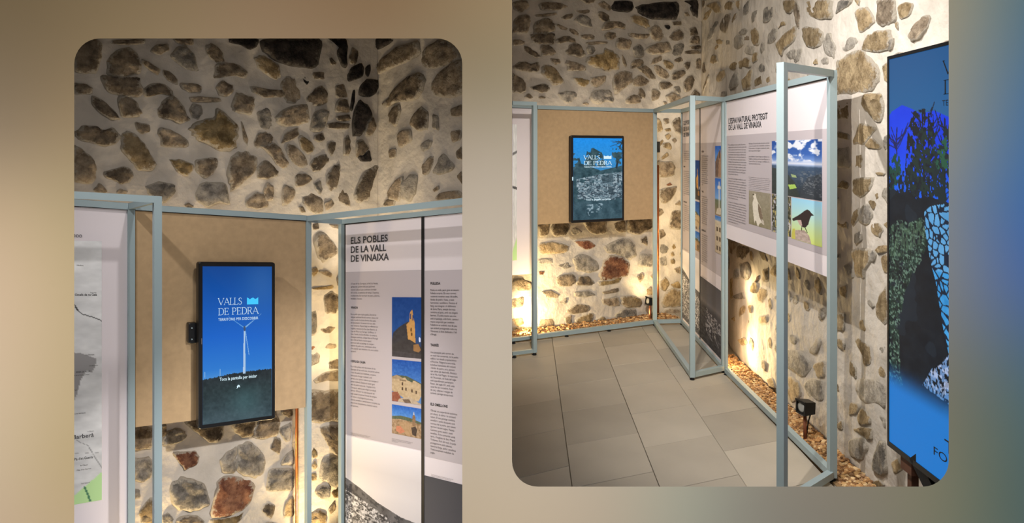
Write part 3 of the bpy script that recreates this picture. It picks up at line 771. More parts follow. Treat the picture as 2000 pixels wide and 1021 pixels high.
RL = parse("""
d 208,65 285,50 275,130 215,140; d 290,100 310,50 400,45 415,90 390,130 320,140; g 415,95 460,80 500,115 440,135; d 505,35 660,30 665,120 580,130 530,95; d 710,50 780,35 790,110 750,120 715,95
d 795,30 960,20 965,85 870,130 800,110; t 212,185 320,178 405,205 405,240 330,255 215,262; r 445,172 545,168 590,205 530,235 480,205; g 650,215 740,160 800,155 850,210 855,270 810,300 720,255 670,250
d 890,160 930,135 935,205 895,185; g 215,290 300,288 300,320 215,325; g 435,300 470,262 540,268 600,310 605,360 540,378 460,365; r 618,400 640,310 690,268 760,275 815,320 800,400 740,420 630,430
g 870,330 885,258 968,260 968,343 880,340; g 335,335 400,310 430,345 380,360; d 325,425 360,395 440,388 458,440 420,470 340,468; d 460,440 480,405 545,405 580,445 560,465 470,465
y 612,440 700,435 770,400 740,450 620,470; b 860,410 900,380 915,405 880,455; b 230,510 290,498 350,530 330,550 260,545; g 450,510 550,500 590,530 520,545 450,540; b 630,510 740,480 740,510 650,525
b 630,560 740,540 750,600 690,605 640,590; t 755,545 850,535 900,560 890,605 800,610 760,590; g 720,660 770,625 855,620 860,720 740,730; t 590,700 640,670 690,720 670,750 600,750
t 450,700 520,660 580,650 560,720 460,745; b 210,690 320,685 300,760 220,770; b 380,680 430,660 430,720 400,740; b 390,640 470,590 560,600 540,640 430,655; t 920,500 960,475 968,530 925,530
t 950,410 968,390 985,440; g 345,580 400,545 390,590; b 40,430 110,420 165,450 150,500 60,500; b 30,560 110,540 100,610 30,620; t 30,690 100,680 110,720 60,740; t 40,745 120,740 110,790 45,790; r 210,370 250,375 240,395 212,395
""", 990, 420, 3.403) + parse("""
t 60,140 90,160 115,260 60,275; b 120,150 165,145 170,190 130,195; t 130,245 180,230 190,260 140,265; d 190,200 220,150 268,130 278,290 230,270; t 135,295 170,280 190,305 165,340 140,325
b 190,335 225,320 238,350 215,370; t 85,360 110,335 120,355 90,400; t 110,375 170,360 195,400 180,430 115,405; t 95,500 150,450 170,480 105,522; b 62,530 200,540 225,580 210,660 130,680 62,660
r 145,745 180,725 200,745 160,757; b 80,800 140,775 230,760 235,800 190,870 120,920 85,870; b 215,925 265,885 280,935; b 58,960 110,965 125,1000 60,1020; b 195,990 250,975 280,1020 200,1020
""", 1270, 200, 4.64) + parse("""
b 55,25 95,30 115,65 60,105; d 155,190 175,60 200,45 255,50 255,200; b 70,210 105,200 130,250 80,290; g 72,330 120,325 150,360 135,400 75,405; g 75,435 135,430 135,505 80,500; y 178,350 195,320 215,355 185,370
t 165,405 190,385 205,420 180,428; t 165,455 200,445 205,485 170,490; b 195,530 255,510 255,575 215,560; t 80,640 125,595 160,650 120,720 85,690; y 165,660 230,630 257,690 200,690
t 90,810 130,720 200,690 257,720 257,840 180,850 110,850; b 85,900 160,860 257,870 257,960 85,970
""", 1270, 400, 4.254)
RW = parse("""
d 64,0 95,0 90,60 70,85 64,40; b 75,200 90,130 150,85 160,110 110,200; b 100,60 200,10 245,70 250,120 200,130 150,80; b 165,280 190,210 225,215 220,260 185,300; b 230,300 240,230 290,140 350,130 345,200 320,290 300,330
b 350,210 390,130 410,135 400,170 360,240; b 105,390 140,290 170,275 190,310 160,380 120,410; b 400,10 440,0 430,100 405,60; g 470,155 475,60 520,0 535,10 530,110 500,145; b 555,180 560,120 620,100 620,160 590,210 555,230
b 545,300 590,275 630,330 620,440 575,450 550,400; g 670,220 675,90 710,65 740,110 775,50 770,160 700,225; g 710,430 715,350 770,280 810,300 800,380 760,430; t 790,440 850,370 950,280 1000,270 1005,370 940,450 880,490 860,555 820,510
b 860,30 880,0 1000,0 1000,60 950,130 910,130 880,90; b 355,480 365,390 410,345 480,370 470,450 420,490; b 485,375 510,355 535,370 530,400 490,400; b 195,400 240,390 270,410 265,440 210,440; b 300,400 340,400 340,445 300,445
b 185,470 215,440 225,470 190,500; t 560,570 580,520 615,530 610,600 565,630; l 480,510 510,450 580,470 560,545 500,540; l 635,500 650,430 690,430 690,490 650,540; b 140,600 160,545 200,550 220,620 170,640 140,625
d 68,700 70,625 85,630 110,720 75,735; b 200,770 240,710 300,690 305,740 240,820 205,810; d 70,890 100,800 130,740 130,800 90,870 70,950; t 340,670 360,620 415,620 410,690 350,690; t 420,620 500,570 550,600 540,670 430,680
g 620,680 650,630 690,650 690,710 640,720; l 330,870 380,720 430,730 430,850 350,900; t 450,800 500,760 540,690 560,700 540,880 470,895; t 580,860 590,790 650,750 665,850; t 690,840 700,780 740,760 740,810; l 240,960 260,910 310,905 315,955
t 790,720 800,650 840,650 840,790; l 900,540 960,490 1010,500 1000,590 930,590; b 820,290 850,215 885,215 890,250 840,260; b 265,40 330,10 380,20 370,90 300,110; b 430,330 470,280 520,300 500,345 450,350
""", 1360, 0, 5.105) + parse("""
b 0,60 30,10 65,80 70,180 55,280 30,260 10,160; t 120,110 140,0 380,0 375,180 270,195 160,160; g 420,140 440,50 470,0 575,0 545,60 480,100; b 605,0 655,0 645,60; b 625,110 700,80 740,85 800,180 800,230 740,280 670,335 650,230
d 840,0 1021,-20 1021,210 960,240 890,265 840,220 845,90; t 95,280 150,265 250,290 285,330 280,420 240,465 190,480 130,455 105,380; l 300,410 340,335 375,345 385,400 435,460 415,520 410,585 350,550 305,500
b 500,410 580,365 630,380 645,420 600,480 540,510 500,500; t 690,480 740,350 800,340 820,310 960,300 975,390 950,490 870,515 700,500; t 430,640 500,570 570,530 690,505 730,560 780,600 830,660 840,790 790,860 740,915 560,920 415,935
b 950,400 995,380 970,490 950,510; b 885,660 950,610 965,840 920,800; b 1010,230 1041,215 1041,310; t 690,1000 710,935 870,930 885,1011 790,1015; l 0,510 90,480 60,600 20,630 0,625; t 200,620 230,580 250,640 205,640; l 280,600 310,570 350,580 350,640 290,640
b 1040,60 1120,20 1200,40 1160,150 1060,190
""", 1550, 0, 5.105) + parse("""
t 330,75 400,65 520,65 535,260 490,350 450,330 380,240 330,180; t 310,200 335,185 345,220 330,265 305,275; t 245,560 300,370 350,360 470,420 420,480 350,580; t 350,585 420,500 520,595 510,620 400,610
b 540,540 555,490 598,470 595,600 555,630; t 255,820 265,690 330,670 340,720 330,800; b 455,855 500,845 560,860 540,885 480,878; t 235,1000 240,915 440,900 440,960 420,1031 320,1101 240,1060
b 75,320 80,170 210,150 205,310; b 75,500 80,440 200,470 200,530; b 80,620 200,600 205,800 80,790; b 80,1000 130,930 200,960 190,1020
""", 1620, 170, 5.1077) + parse("""
g 300,260 370,190 420,230 440,310 400,400 330,390 290,350; t 390,170 440,150 480,200 440,260; t 410,400 440,380 510,390 545,460 500,530 430,490; b 460,100 490,80 500,130 475,160; b 520,110 545,35 588,30 588,200
b 545,400 588,365 588,445; t 245,280 300,230 300,340 240,420 220,380; b 245,500 310,460 320,550 260,600; t 225,660 320,640 400,660 410,770 350,850 350,940 270,910 250,760; g 410,690 440,650 465,700 440,770 415,760
t 470,660 500,610 588,610 588,670 490,685; b 515,720 588,690 588,880 540,870; b 60,700 90,690 100,730 70,740; b 70,120 110,130 100,170; b 65,320 190,380 180,450 70,400
""", 1620, 360, 5.1077) + parse("""
t 465,260 500,140 570,40 600,240 570,440 480,340; b 385,190 410,175 450,240 430,265 390,220; b 305,390 345,375 350,430 380,460 365,500 310,470; b 265,580 300,565 370,620 415,640 420,770 400,830 350,830 350,750 300,660
b 505,690 520,620 575,560 575,755; t 470,900 475,790 570,800 570,960 475,945; b 60,600 110,560 150,620 140,680 90,640; t 50,330 155,320 155,490 50,490; b 200,920 210,780 265,850 265,970; b 110,60 180,30 170,170 120,130
""", 1620, 550, 5.1077) + parse("""
b 265,60 280,-40 420,-50 540,0 545,230 480,190 370,190 290,120; b 275,330 320,220 400,310 410,390 300,400; b 230,440 320,420 410,420 410,530 370,545 320,490; b 190,540 340,520 370,620 320,740 200,700
g 425,820 470,560 540,560 545,720 560,840 500,890; b 425,960 480,930 530,980 500,1000 430,1000; t 200,180 310,200 270,290 190,300; t 75,390 125,350 125,445 85,430; t 45,0 100,0 110,80 60,60; b 490,300 545,330 545,440
b 600,760 680,720 720,820 640,880
""", 1620, 750, 4.98) + parse("""
d 50,40 120,60 130,110 80,190 50,170; d 130,100 240,110 260,150 200,240 130,220; g 150,270 250,270 270,380 230,440 160,410; g 90,430 110,330 150,340 160,420; y 265,520 300,460 340,480 320,570 270,560; r 310,470 330,400 350,395 350,430
b 340,160 400,160 435,260 380,240; t 390,340 440,320 440,450 390,460; b 455,370 490,300 530,300 530,410 480,400; t 335,570 360,520 430,530 430,600 370,660 340,640; g 90,600 190,560 200,630 100,630; t 160,720 210,680 220,760 150,810
b 235,700 280,690 275,780 240,760; b 235,820 265,810 250,880; t 335,820 430,800 430,870 340,870; b 60,430 90,420 90,620 60,640; b 490,620 525,600 525,670; t 60,830 110,800 110,860
""", 1415, 460, 5.107) + parse("""
t 90,80 130,60 150,100 115,115; g 410,80 430,40 480,70 460,110; g 400,140 500,150 560,250 510,320 400,240; g 510,365 560,325 640,340 640,470 560,460 525,410; b 540,150 600,60 640,80 590,170; b 570,240 640,210 645,310 600,320
t 400,300 480,350 500,430 440,480 400,420; b 240,200 270,230 260,280 240,250; t 270,330 310,320 330,390 290,380
""", 1415, 640, 3.295)

# the right-hand room shows the same masonry as the left-hand one: carry the outlines over with a fitted plane map
SRC = np.array([(417.6, 265.4), (619.4, 131.7), (566, 176), (270, 296), (243, 125), (231, 341), (650, 347.6), (414, 378.5), (160.6, 323.6)])
DST = np.array([(1179.7, 120.7), (1319.3, 37.7), (1281, 65.7), (1078.4, 148.7), (1062.2, 51.7), (1054.7, 172.4), (1344.5, 163.8), (1173, 187.5), (1011.5, 163.8)])
A, B = [], []
for (x, y), (X, Y) in zip(SRC, DST):
    x, y, X2, Y2 = x / 500, y / 500, X - 1180, Y - 110
    A += [[x, y, 1, 0, 0, 0, -X2 * x, -X2 * y], [0, 0, 0, x, y, 1, -Y2 * x, -Y2 * y]]; B += [X2, Y2]
Hm = np.append(np.linalg.lstsq(np.array(A), np.array(B), rcond=None)[0], 1).reshape(3, 3)
def to_right(p):
    q = Hm @ np.array([p[0] / 500, p[1] / 500, 1]); return (q[0] / q[2] + 1180, q[1] / q[2] + 110)

seed = 100
def lay(items, walls, hs=1.0):
    """each outline goes onto the wall face that its middle falls on"""
    global seed
    for k, poly in items:
        cx = sum(p[0] for p in poly) / len(poly); seed += 1
        for pl, par, x0, x1 in walls:
            if x0 <= cx < x1:
                q = [pl.hit(*p) for p in poly]
                stone(pl, q, k, par, seed, hs); break
lay(UL + UL2 + LL, [(LWB, wl_back, 0, 745)])
lay([s for s in UL2 if sum(p[0] for p in s[1]) / len(s[1]) >= 745] + ULR, [(LWR, wl_right, 700, 2000)], 0.8)
up = [(k, [to_right(p) for p in poly]) for k, poly in UL + UL2]
up = [(k, p) for k, p in up if max(q[0] for q in p) < 1374 and min(q[0] for q in p) > 985]
up += parse("b 290,40 350,20 480,25 560,60 460,95 310,90; b 50,20 180,0 200,60 130,120 60,80; d 640,-20 820,-30 790,25 720,40; b 820,30 870,5 945,60 930,100 850,70; k 960,10 1130,10 1140,80 1090,110 960,90", 990, 0, 4.64)
lay(up, [(RWB, wr_back, 900, 1380)])
lay(RL, [(RWB, wr_back, 900, 1400)], 0.7)
xm = CX + F * RM.x / RM.y
RW = [(dict(b='t' if i % 3 else 'l', d='b').get(k, k) if i % 4 or p[0][0] > 1625 else k, p) for i, (k, p) in enumerate(RW)]
lay(RW, [(RWR1, wr_r1, 1300, xm), (RWR2, wr_r2, xm, 2200)], 0.5)

# the masonry goes on above and beside what the photograph shows
def extend(pl, par, u0, u1, z0, z1, skip, sd, st=0.24, sc=1.0, kinds='bbbgtd', hs=0.8):
    r = random.Random(sd)
    for i in range(int((u1 - u0) / st)):
        for j in range(int((z1 - z0) / (st * 0.8))):
            u = u0 + (i + 0.5 + r.uniform(-.2, .2)) * st; z = z0 + (j + 0.5 + r.uniform(-.2, .2)) * st * 0.8
            p = pl.P(u, 0); X = CX + F * p.x / p.y; Yp = HY - (z - EYE) * F / p.y
            if skip[0] < X < skip[1] and skip[2] < Yp < skip[3]: continue
            a, b = r.uniform(.06, .1) * sc, r.uniform(.04, .075) * sc; t = r.uniform(-.6, .6)
            if any((u - x) ** 2 + (z - y) ** 2 < (R * 1.15 + (a + b) * .5) ** 2 for x, y, R in LAID.get(par.name, [])): continue
            poly = []
            for k in range(7):
                an = 2 * math.pi * k / 7; rr = r.uniform(.75, 1.1)
                x, y = a * rr * math.cos(an), b * rr * math.sin(an)
                poly.append((u + x * math.cos(t) - y * math.sin(t), z + x * math.sin(t) + y * math.cos(t)))
            stone(pl, poly, r.choice(kinds), par, sd * 1000 + i * 50 + j, hs)
extend(LWB, wl_back, u_at_x(LWB, -3.1), u_at_x(LWB, LK.x), 0.9, LCEIL, (120, 1200, 60, 1100), 21)
extend(LWR, wl_right, 0.0, 0.95, 1.2, LCEIL, (120, 930, 60, 1100), 22)
extend(RWB, wr_back, 0.0, 2.2, 2.9, RCEIL, (980, 1400, -30, 1100), 23)
extend(RWR1, wr_r1, 0.0, 1.9, 2.7, RCEIL, (980, 1900, -25, 1100), 24)
extend(RWR2, wr_r2, 0.0, 3.6, 0.2, RCEIL, (980, 1760, -25, 1000), 25)
extend(RWR2, wr_r2, 0.0, 3.4, 0.12, 2.3, (0, 0, 0, 0), 26, 0.17, 0.66, 'lltt', 0.45)
extend(RWR1, wr_r1, 0.0, 1.9, 0.12, 2.2, (0, 0, 0, 0), 27, 0.22, 0.85, 'lltt', 0.45)
extend(RWB, wr_back, 0.0, 2.2, 0.05, 1.0, (0, 0, 0, 0), 28, 0.15, 0.6, 'llt', 0.5)
extend(RWB, wr_back, 0.0, 2.2, 1.0, 2.1, (0, 0, 0, 0), 29, 0.26, 0.9, 'bgtt')
extend(LWB, wl_back, u_at_x(LWB, -3.1), u_at_x(LWB, LK.x), LFLOOR, 1.0, (140, 905, 820, 1021), 30, 0.26)

# ------------------------------------------------------------------ the stands, screens and small things
W = 0.028                                            # width of the square steel tube
def post(pl, u, v0, zbot, parent, n=0.0, w=W, name='post'):
    """upright tube; its top follows the plane's top line"""
    a = pl.P(u - w / 2, v0, n - w / 2); b = pl.P(u + w / 2, v0, n - w / 2); c = pl.P(u + w / 2, v0, n + w / 2); d = pl.P(u - w / 2, v0, n + w / 2)
    top = [a, b, c, d]; bot = [Vector((p.x, p.y, zbot)) for p in top]
    return mesh_obj(name, bot + top, [(0, 1, 2, 3), (4, 5, 6, 7), (0, 1, 5, 4), (1, 2, 6, 5), (2, 3, 7, 6), (3, 0, 4, 7)], M['metal'], parent)
def rail(pl, u0, u1, v, parent, n=0.0, w=W):
    return slab('rail', pl, u0, u1, v, v + w, n - w / 2, n + w / 2, M['metal'], parent)
def foot(p, z, parent):
    vs = []; k = 10
    for zz, r in ((z, 0.017), (z + 0.006, 0.019), (z + 0.006, 0.012), (z + 0.02, 0.012)):
        vs += [(p[0] + r * math.cos(2 * math.pi * i / k), p[1] + r * math.sin(2 * math.pi * i / k), zz) for i in range(k)]
    fs = [list(range(k)), [3 * k + i for i in range(k)]] + [(l * k + i, l * k + (i + 1) % k, (l + 1) * k + (i + 1) % k, (l + 1) * k + i) for l in range(3) for i in range(k)]
    return mesh_obj('foot', vs, fs, M['rubber'], parent)
def cross(p, q, z0, parent, w=W):                    # a level or sloped tube between two posts, z is its top at p and q
    p = Vector((p[0], p[1], z0[0] - w / 2)); q = Vector((q[0], q[1], z0[1] - w / 2)); d = (q - p).normalized()
    return beam('rail', p + d * (w / 2), q - d * (w / 2), w, M['metal'], parent)

# ---------- text of the information panels
T_INTRO = ["A l'oest de les Garrigues, la Vall de Vinaixa", "agrupa cinc pobles units per patrimoni", "natural i cultural que combinen el treball", "de la terra, la memòria del temps i l'essència", "mediterrània d'un territori de pedra, oliveres,", "ametllers i boscos."]
T_VIN = ["És un poble que respira pedra. Des de les", "antigues pedreres fins als carrers i places del", "nucli, la pedra ha donat forma a les cases,", "els monuments i la manera de viure dels", "seus habitants. Aquest llegat es reflecteix en", "l'església romànica de Sant Joan Baptista, la", "Casa de Piñol, Cal Tarragó, Cal Blasco, la", "Guix, l'ermita de Sant Bonifaci i la comarca", "d'antigues pedreres. L'Espai Natural Protegit", "de la Vall de Vinaixa manté aquest", "patrimoni amb un paisatge de marges i", "cabanes de pedra seca, autèntiques obres", "d'art popular que mantenen viva una tradició", "ancestral."]
T_ESP = ["És un dels pobles amb més encant de les", "Garrigues. El seu nucli antic, de carrers estrets", "i cases de pedra ben treballada, conserva", "l'estructura d'origen medieval, amb", "portals, arcs i passos coberts que evoquen el", "passat medieval. Destaca el castell, gran", "obra de pedra senyorial, i l'església de la", "Concepció, amb la seva elegant portalada", "barroca. El fossar i la casa senyorial del", "segle passat conserven l'encant de sempre.", "A l'entorn, el paisatge de pedra seca,", "oliveres, ametllers i petits boscos completa una", "experiència d'arquitectura, història i natura", "en harmonia."]
T_FUL = ["Petita en mida, però gran en encant,", "Fulleda sorprèn. Els seus carrers", "costeruts mostren cases de pedra,", "llindes de pedra i fusta, creant", "harmònica i acollidora. Destaca el", "llarg, avui integrat a la biblioteca", "de Santa Maria, temple de traça", "romànica al gòtic, amb una elegant", "barroca. El poble manté una viva", "amb el paisatge, amb fonts, camins i", "masos senyorials per conèixer.", "Fulleda és un autèntic oasi de pau", "que esdevé protagonista cada any", "l'Havaneta la festa dedicada a l'oli", "d'Aragó."]
T_TAR = ["Una passejada pels carrers de", "un nucli ben conservat, on la pedra", "edificis i en detalls arquitectònics", "el Recinte. Malgrat la seva mida,", "la bellesa harmònica del conjunt", "i llindes de pedra, arcs, porxos", "que salven els desnivells. Destaca", "de la Vila, Cal Magre i la imponent", "de l'Assumpta, de finals del segle", "amb aparellament pertanyent", "Roser, del segle XV, amb volta", "canal fins als rentadors. Font", "de calç, cabanes i marges de", "autèntic paratge excepcional."]
T_OME = ["Ofereix una experiència autèntica", "pel silenci, la calma i la connexió", "natura. El seu paisatge combina", "ametllers i petits bosquets amb", "conreus de la pedra, que neixen", "territori durant segles. Passeja", "Caminen grans casals i cases", "senzilles, d'una comunitat unida", "tarra, i l'església de Sant Miquel", "Trobareu, fruit del nucli, la petja", "protagonisme amb cabanes,", "memòria llarga, parla i senzillesa", "Tradicionalment treballava de", "pagès."]
T_NOTE = ["Fotografies: arxiu municipal i consell comarcal. Textos elaborats amb", "els ajuntaments dels cinc pobles de la vall, amb la col·laboració", "de les entitats locals."]

def caption(pl, lines, px, py, cap_px, step_px, parent, m, xr=None, bold=0.0, name='lettering', ref=None):
    """lettering whose first baseline starts at a pixel of the left photograph, re-used by both rooms through ref -> pl"""
    ref = ref or pl
    u, v = ref.loc(px, py); u2, v2 = ref.loc(px, py + 100); k = (v2 - v) / 100
    mw = (ref.loc(xr, py)[0] - u) if xr else None
    S = pl.S if hasattr(pl, 'S') else 1.0
    return text(name, pl, lines, u * S, v * S, cap_px * k * S, step_px * k * S, m, parent, maxw=mw * S if mw else None, bold=bold)

def church_night(r):
    r.grad([(0, (22, 66, 138)), (0.6, (30, 74, 140)), (0.86, (54, 62, 84)), (1, (50, 50, 58))])
    r.poly([(0, .74), (.05, .60), (.25, .50), (.55, .40), (.72, .50), (.72, 1), (0, 1)], (58, 56, 60))
    r.poly([(.50, .45), (.60, .40), (.62, .25), (.70, .20), (.74, .34), (.78, .42), (.80, .70), (.82, .84), (.58, .82)], (196, 148, 86))
    r.poly([(.62, .36), (.66, .36), (.66, .26), (.62, .28)], (40, 66, 120)); r.poly([(.70, .38), (.735, .38), (.73, .30), (.70, .28)], (40, 66, 120))
    r.line([(.66, .52), (.66, .55)], .02, (90, 60, 30)); r.line([(.68, .60), (.68, .62)], .02, (90, 60, 30))
    r.poly([(0, .80), (.3, .72), (.62, .70), (.9, .78), (1, .82), (1, 1), (0, 1)], (62, 58, 58))
    r.poly([(.74, .78), (.9, .76), (.98, .86), (.9, .90), (.74, .88)], (150, 112, 72))
    r.poly([(0, .90), (1, .93), (1, 1), (0, 1)], (70, 66, 68))
    r.line([(.94, .68), (.945, .70)], .03, (210, 220, 255)); r.noise(12, 20, 10, 31)
def castle(r):
    r.grad([(0, (28, 78, 160)), (.5, (70, 120, 190)), (1, (90, 130, 180))])
    r.poly([(0, .40), (.2, .36), (.5, .36), (1, .50), (1, .62), (0, .5)], (82, 92, 74))
    r.poly([(0, .42), (.16, .36), (.38, .42), (.46, .40), (.52, .46), (.70, .50), (.72, .46), (.80, .46), (.98, .52), (1, .78), (.9, .92), (.4, .88), (0, .75)], (182, 160, 128))
    r.poly([(0, .42), (.16, .36), (.38, .42), (.36, .46), (0, .46)], (160, 140, 112))
    for x, y in ((.34, .52), (.34, .64), (.46, .64), (.66, .66), (.8, .68)): r.poly([(x, y), (x + .05, y), (x + .05, y + .07), (x, y + .07)], (84, 66, 52))
    for k in range(7): r.poly([(.27 + k * .03, .46), (.285 + k * .03, .46), (.285 + k * .03, .49), (.27 + k * .03, .49)], (90, 72, 56))
    r.poly([(0, .78), (.2, .76), (.34, .92), (.25, 1), (0, 1)], (140, 84, 66)); r.poly([(.25, .92), (.6, .84), (1, .98), (1, 1), (.2, 1)], (176, 158, 136))
    r.poly([(.36, .92), (.6, .90), (.66, .98), (.45, 1)], (110, 92, 78)); r.noise(20, 24, 18, 32)
def town(r):
    r.grad([(0, (36, 92, 180)), (.35, (80, 136, 205)), (.5, (120, 150, 190)), (1, (140, 120, 100))])
    r.poly([(0, .40), (.3, .34), (.6, .36), (1, .46), (1, .6), (0, .6)], (86, 96, 76))
    m = r.inside([(0, .50), (.3, .46), (1, .52), (1, 1), (0, 1)]); r.mix(m, (158, 132, 104)); r.noise(16, 14, 46, 33, m)
    r.poly([(.24, .56), (.5, .5), (.78, .6), (.74, .9), (.55, 1), (.3, .8)], (170, 140, 106)); r.poly([(.16, .72), (.3, .70), (.46, .86), (.3, .96), (.14, .88)], (190, 124, 96))
    r.poly([(.66, .68), (.8, .62), (.86, .72), (.82, .95), (.70, .92)], (70, 58, 52))
    r.poly([(.70, .30), (.76, .22), (.80, .30), (.80, .62), (.70, .62)], (132, 104, 78)); r.poly([(.73, .24), (.75, .12), (.77, .24)], (210, 200, 190)); r.noise(24, 18, 16, 34)
def bw_town(r, top=(226, 220, 222)):
    r.grad([(0, (232, 227, 228)), (.18, (214, 208, 208)), (.30, (226, 220, 220)), (1, (228, 222, 222))])
    ridge = [(0, .27), (.2, .31), (.45, .37), (.75, .415), (1, .425)]
    m = r.inside(ridge + [(1, 1), (0, 1)])
    r.mix(m, (104, 102, 104)); r.noise(10, 16, 30, 41, m)
    m2 = r.inside([(0, .35), (.3, .39), (.6, .45), (1, .52), (1, 1), (0, 1)])
    r.speckle(44, 110, .54, (190, 188, 190), 42, m2, .8, 3); r.speckle(40, 120, .58, (44, 44, 48), 43, m2, .75, 3); r.speckle(36, 90, .62, (232, 230, 232), 44, m2, .85, 3); r.noise(5, 8, 22, 47, m2)
    r.speckle(24, 60, .58, (60, 60, 64), 48, m & ~m2, .7, 3)
    r.mix(r.inside([(0, .93), (1, .93), (1, 1), (0, 1)]), (66, 65, 70), .6)
def bw_dark(r):
    r.grad([(0, (74, 74, 80)), (.30, (96, 94, 98)), (.36, (112, 108, 110)), (.44, (70, 69, 74)), (1, (56, 56, 62))])
    m = r.y > .40 + .12 * r.x
    r.noise(16, 40, 34, 45, m); r.speckle(14, 40, .62, (176, 172, 174), 46, m & (r.x > .25) & (r.y < .8), .8)
    for k in range(16):
        g = random.Random(300 + k); x = g.uniform(.3, .95); y = g.uniform(.45, .75)
        r.line([(x, y), (x + g.uniform(-.08, .12), y + .05), (x + g.uniform(-.12, .2), y + .13)], .006, (196, 192, 194), .8, 2.5)
def church_day(r):
    r.grad([(0, (40, 96, 190)), (.5, (110, 160, 220)), (1, (150, 170, 190))])
    r.poly([(.05, .5), (.45, .22), (.70, .10), (.78, .25), (.95, .45), (.95, 1), (.05, 1)], (160, 128, 104)); r.poly([(.05, .5), (.45, .22), (.5, .5), (.42, 1), (.05, 1)], (110, 88, 76))
    r.line([(.62, .2), (.62, .34)], .06, (70, 60, 60)); r.noise(12, 18, 22, 51)
def cross_print(r):
    r.grad([(0, (44, 100, 190)), (.55, (120, 168, 226)), (.6, (104, 116, 92)), (.8, (120, 116, 90)), (1, (150, 130, 104))])
    r.line([(.55, .12), (.55, .8)], .05, (220, 214, 206)); r.line([(.38, .24), (.72, .24)], .04, (220, 214, 206), 1, 1)
    r.poly([(.3, .82), (.75, .78), (.95, .96), (.15, .98)], (206, 192, 170)); r.noise(12, 20, 16, 52, r.y > .55)
def house_print(r):
    r.grad([(0, (60, 120, 200)), (.1, (110, 150, 200)), (.14, (206, 192, 168)), (1, (190, 172, 146))])
    for x in (.2, .55):
        for y in (.3, .55, .8): r.poly([(x, y), (x + .2, y), (x + .2, y + .12), (x, y + .12)], (96, 80, 66))
    r.noise(14, 20, 24, 53)
def relief_map(r, zone):
    r.grad([(0, (226, 226, 226)), (1, (206, 206, 206))]); r.noise(7, 20, 26, 61)
    r.noise(26, 70, 10, 62)

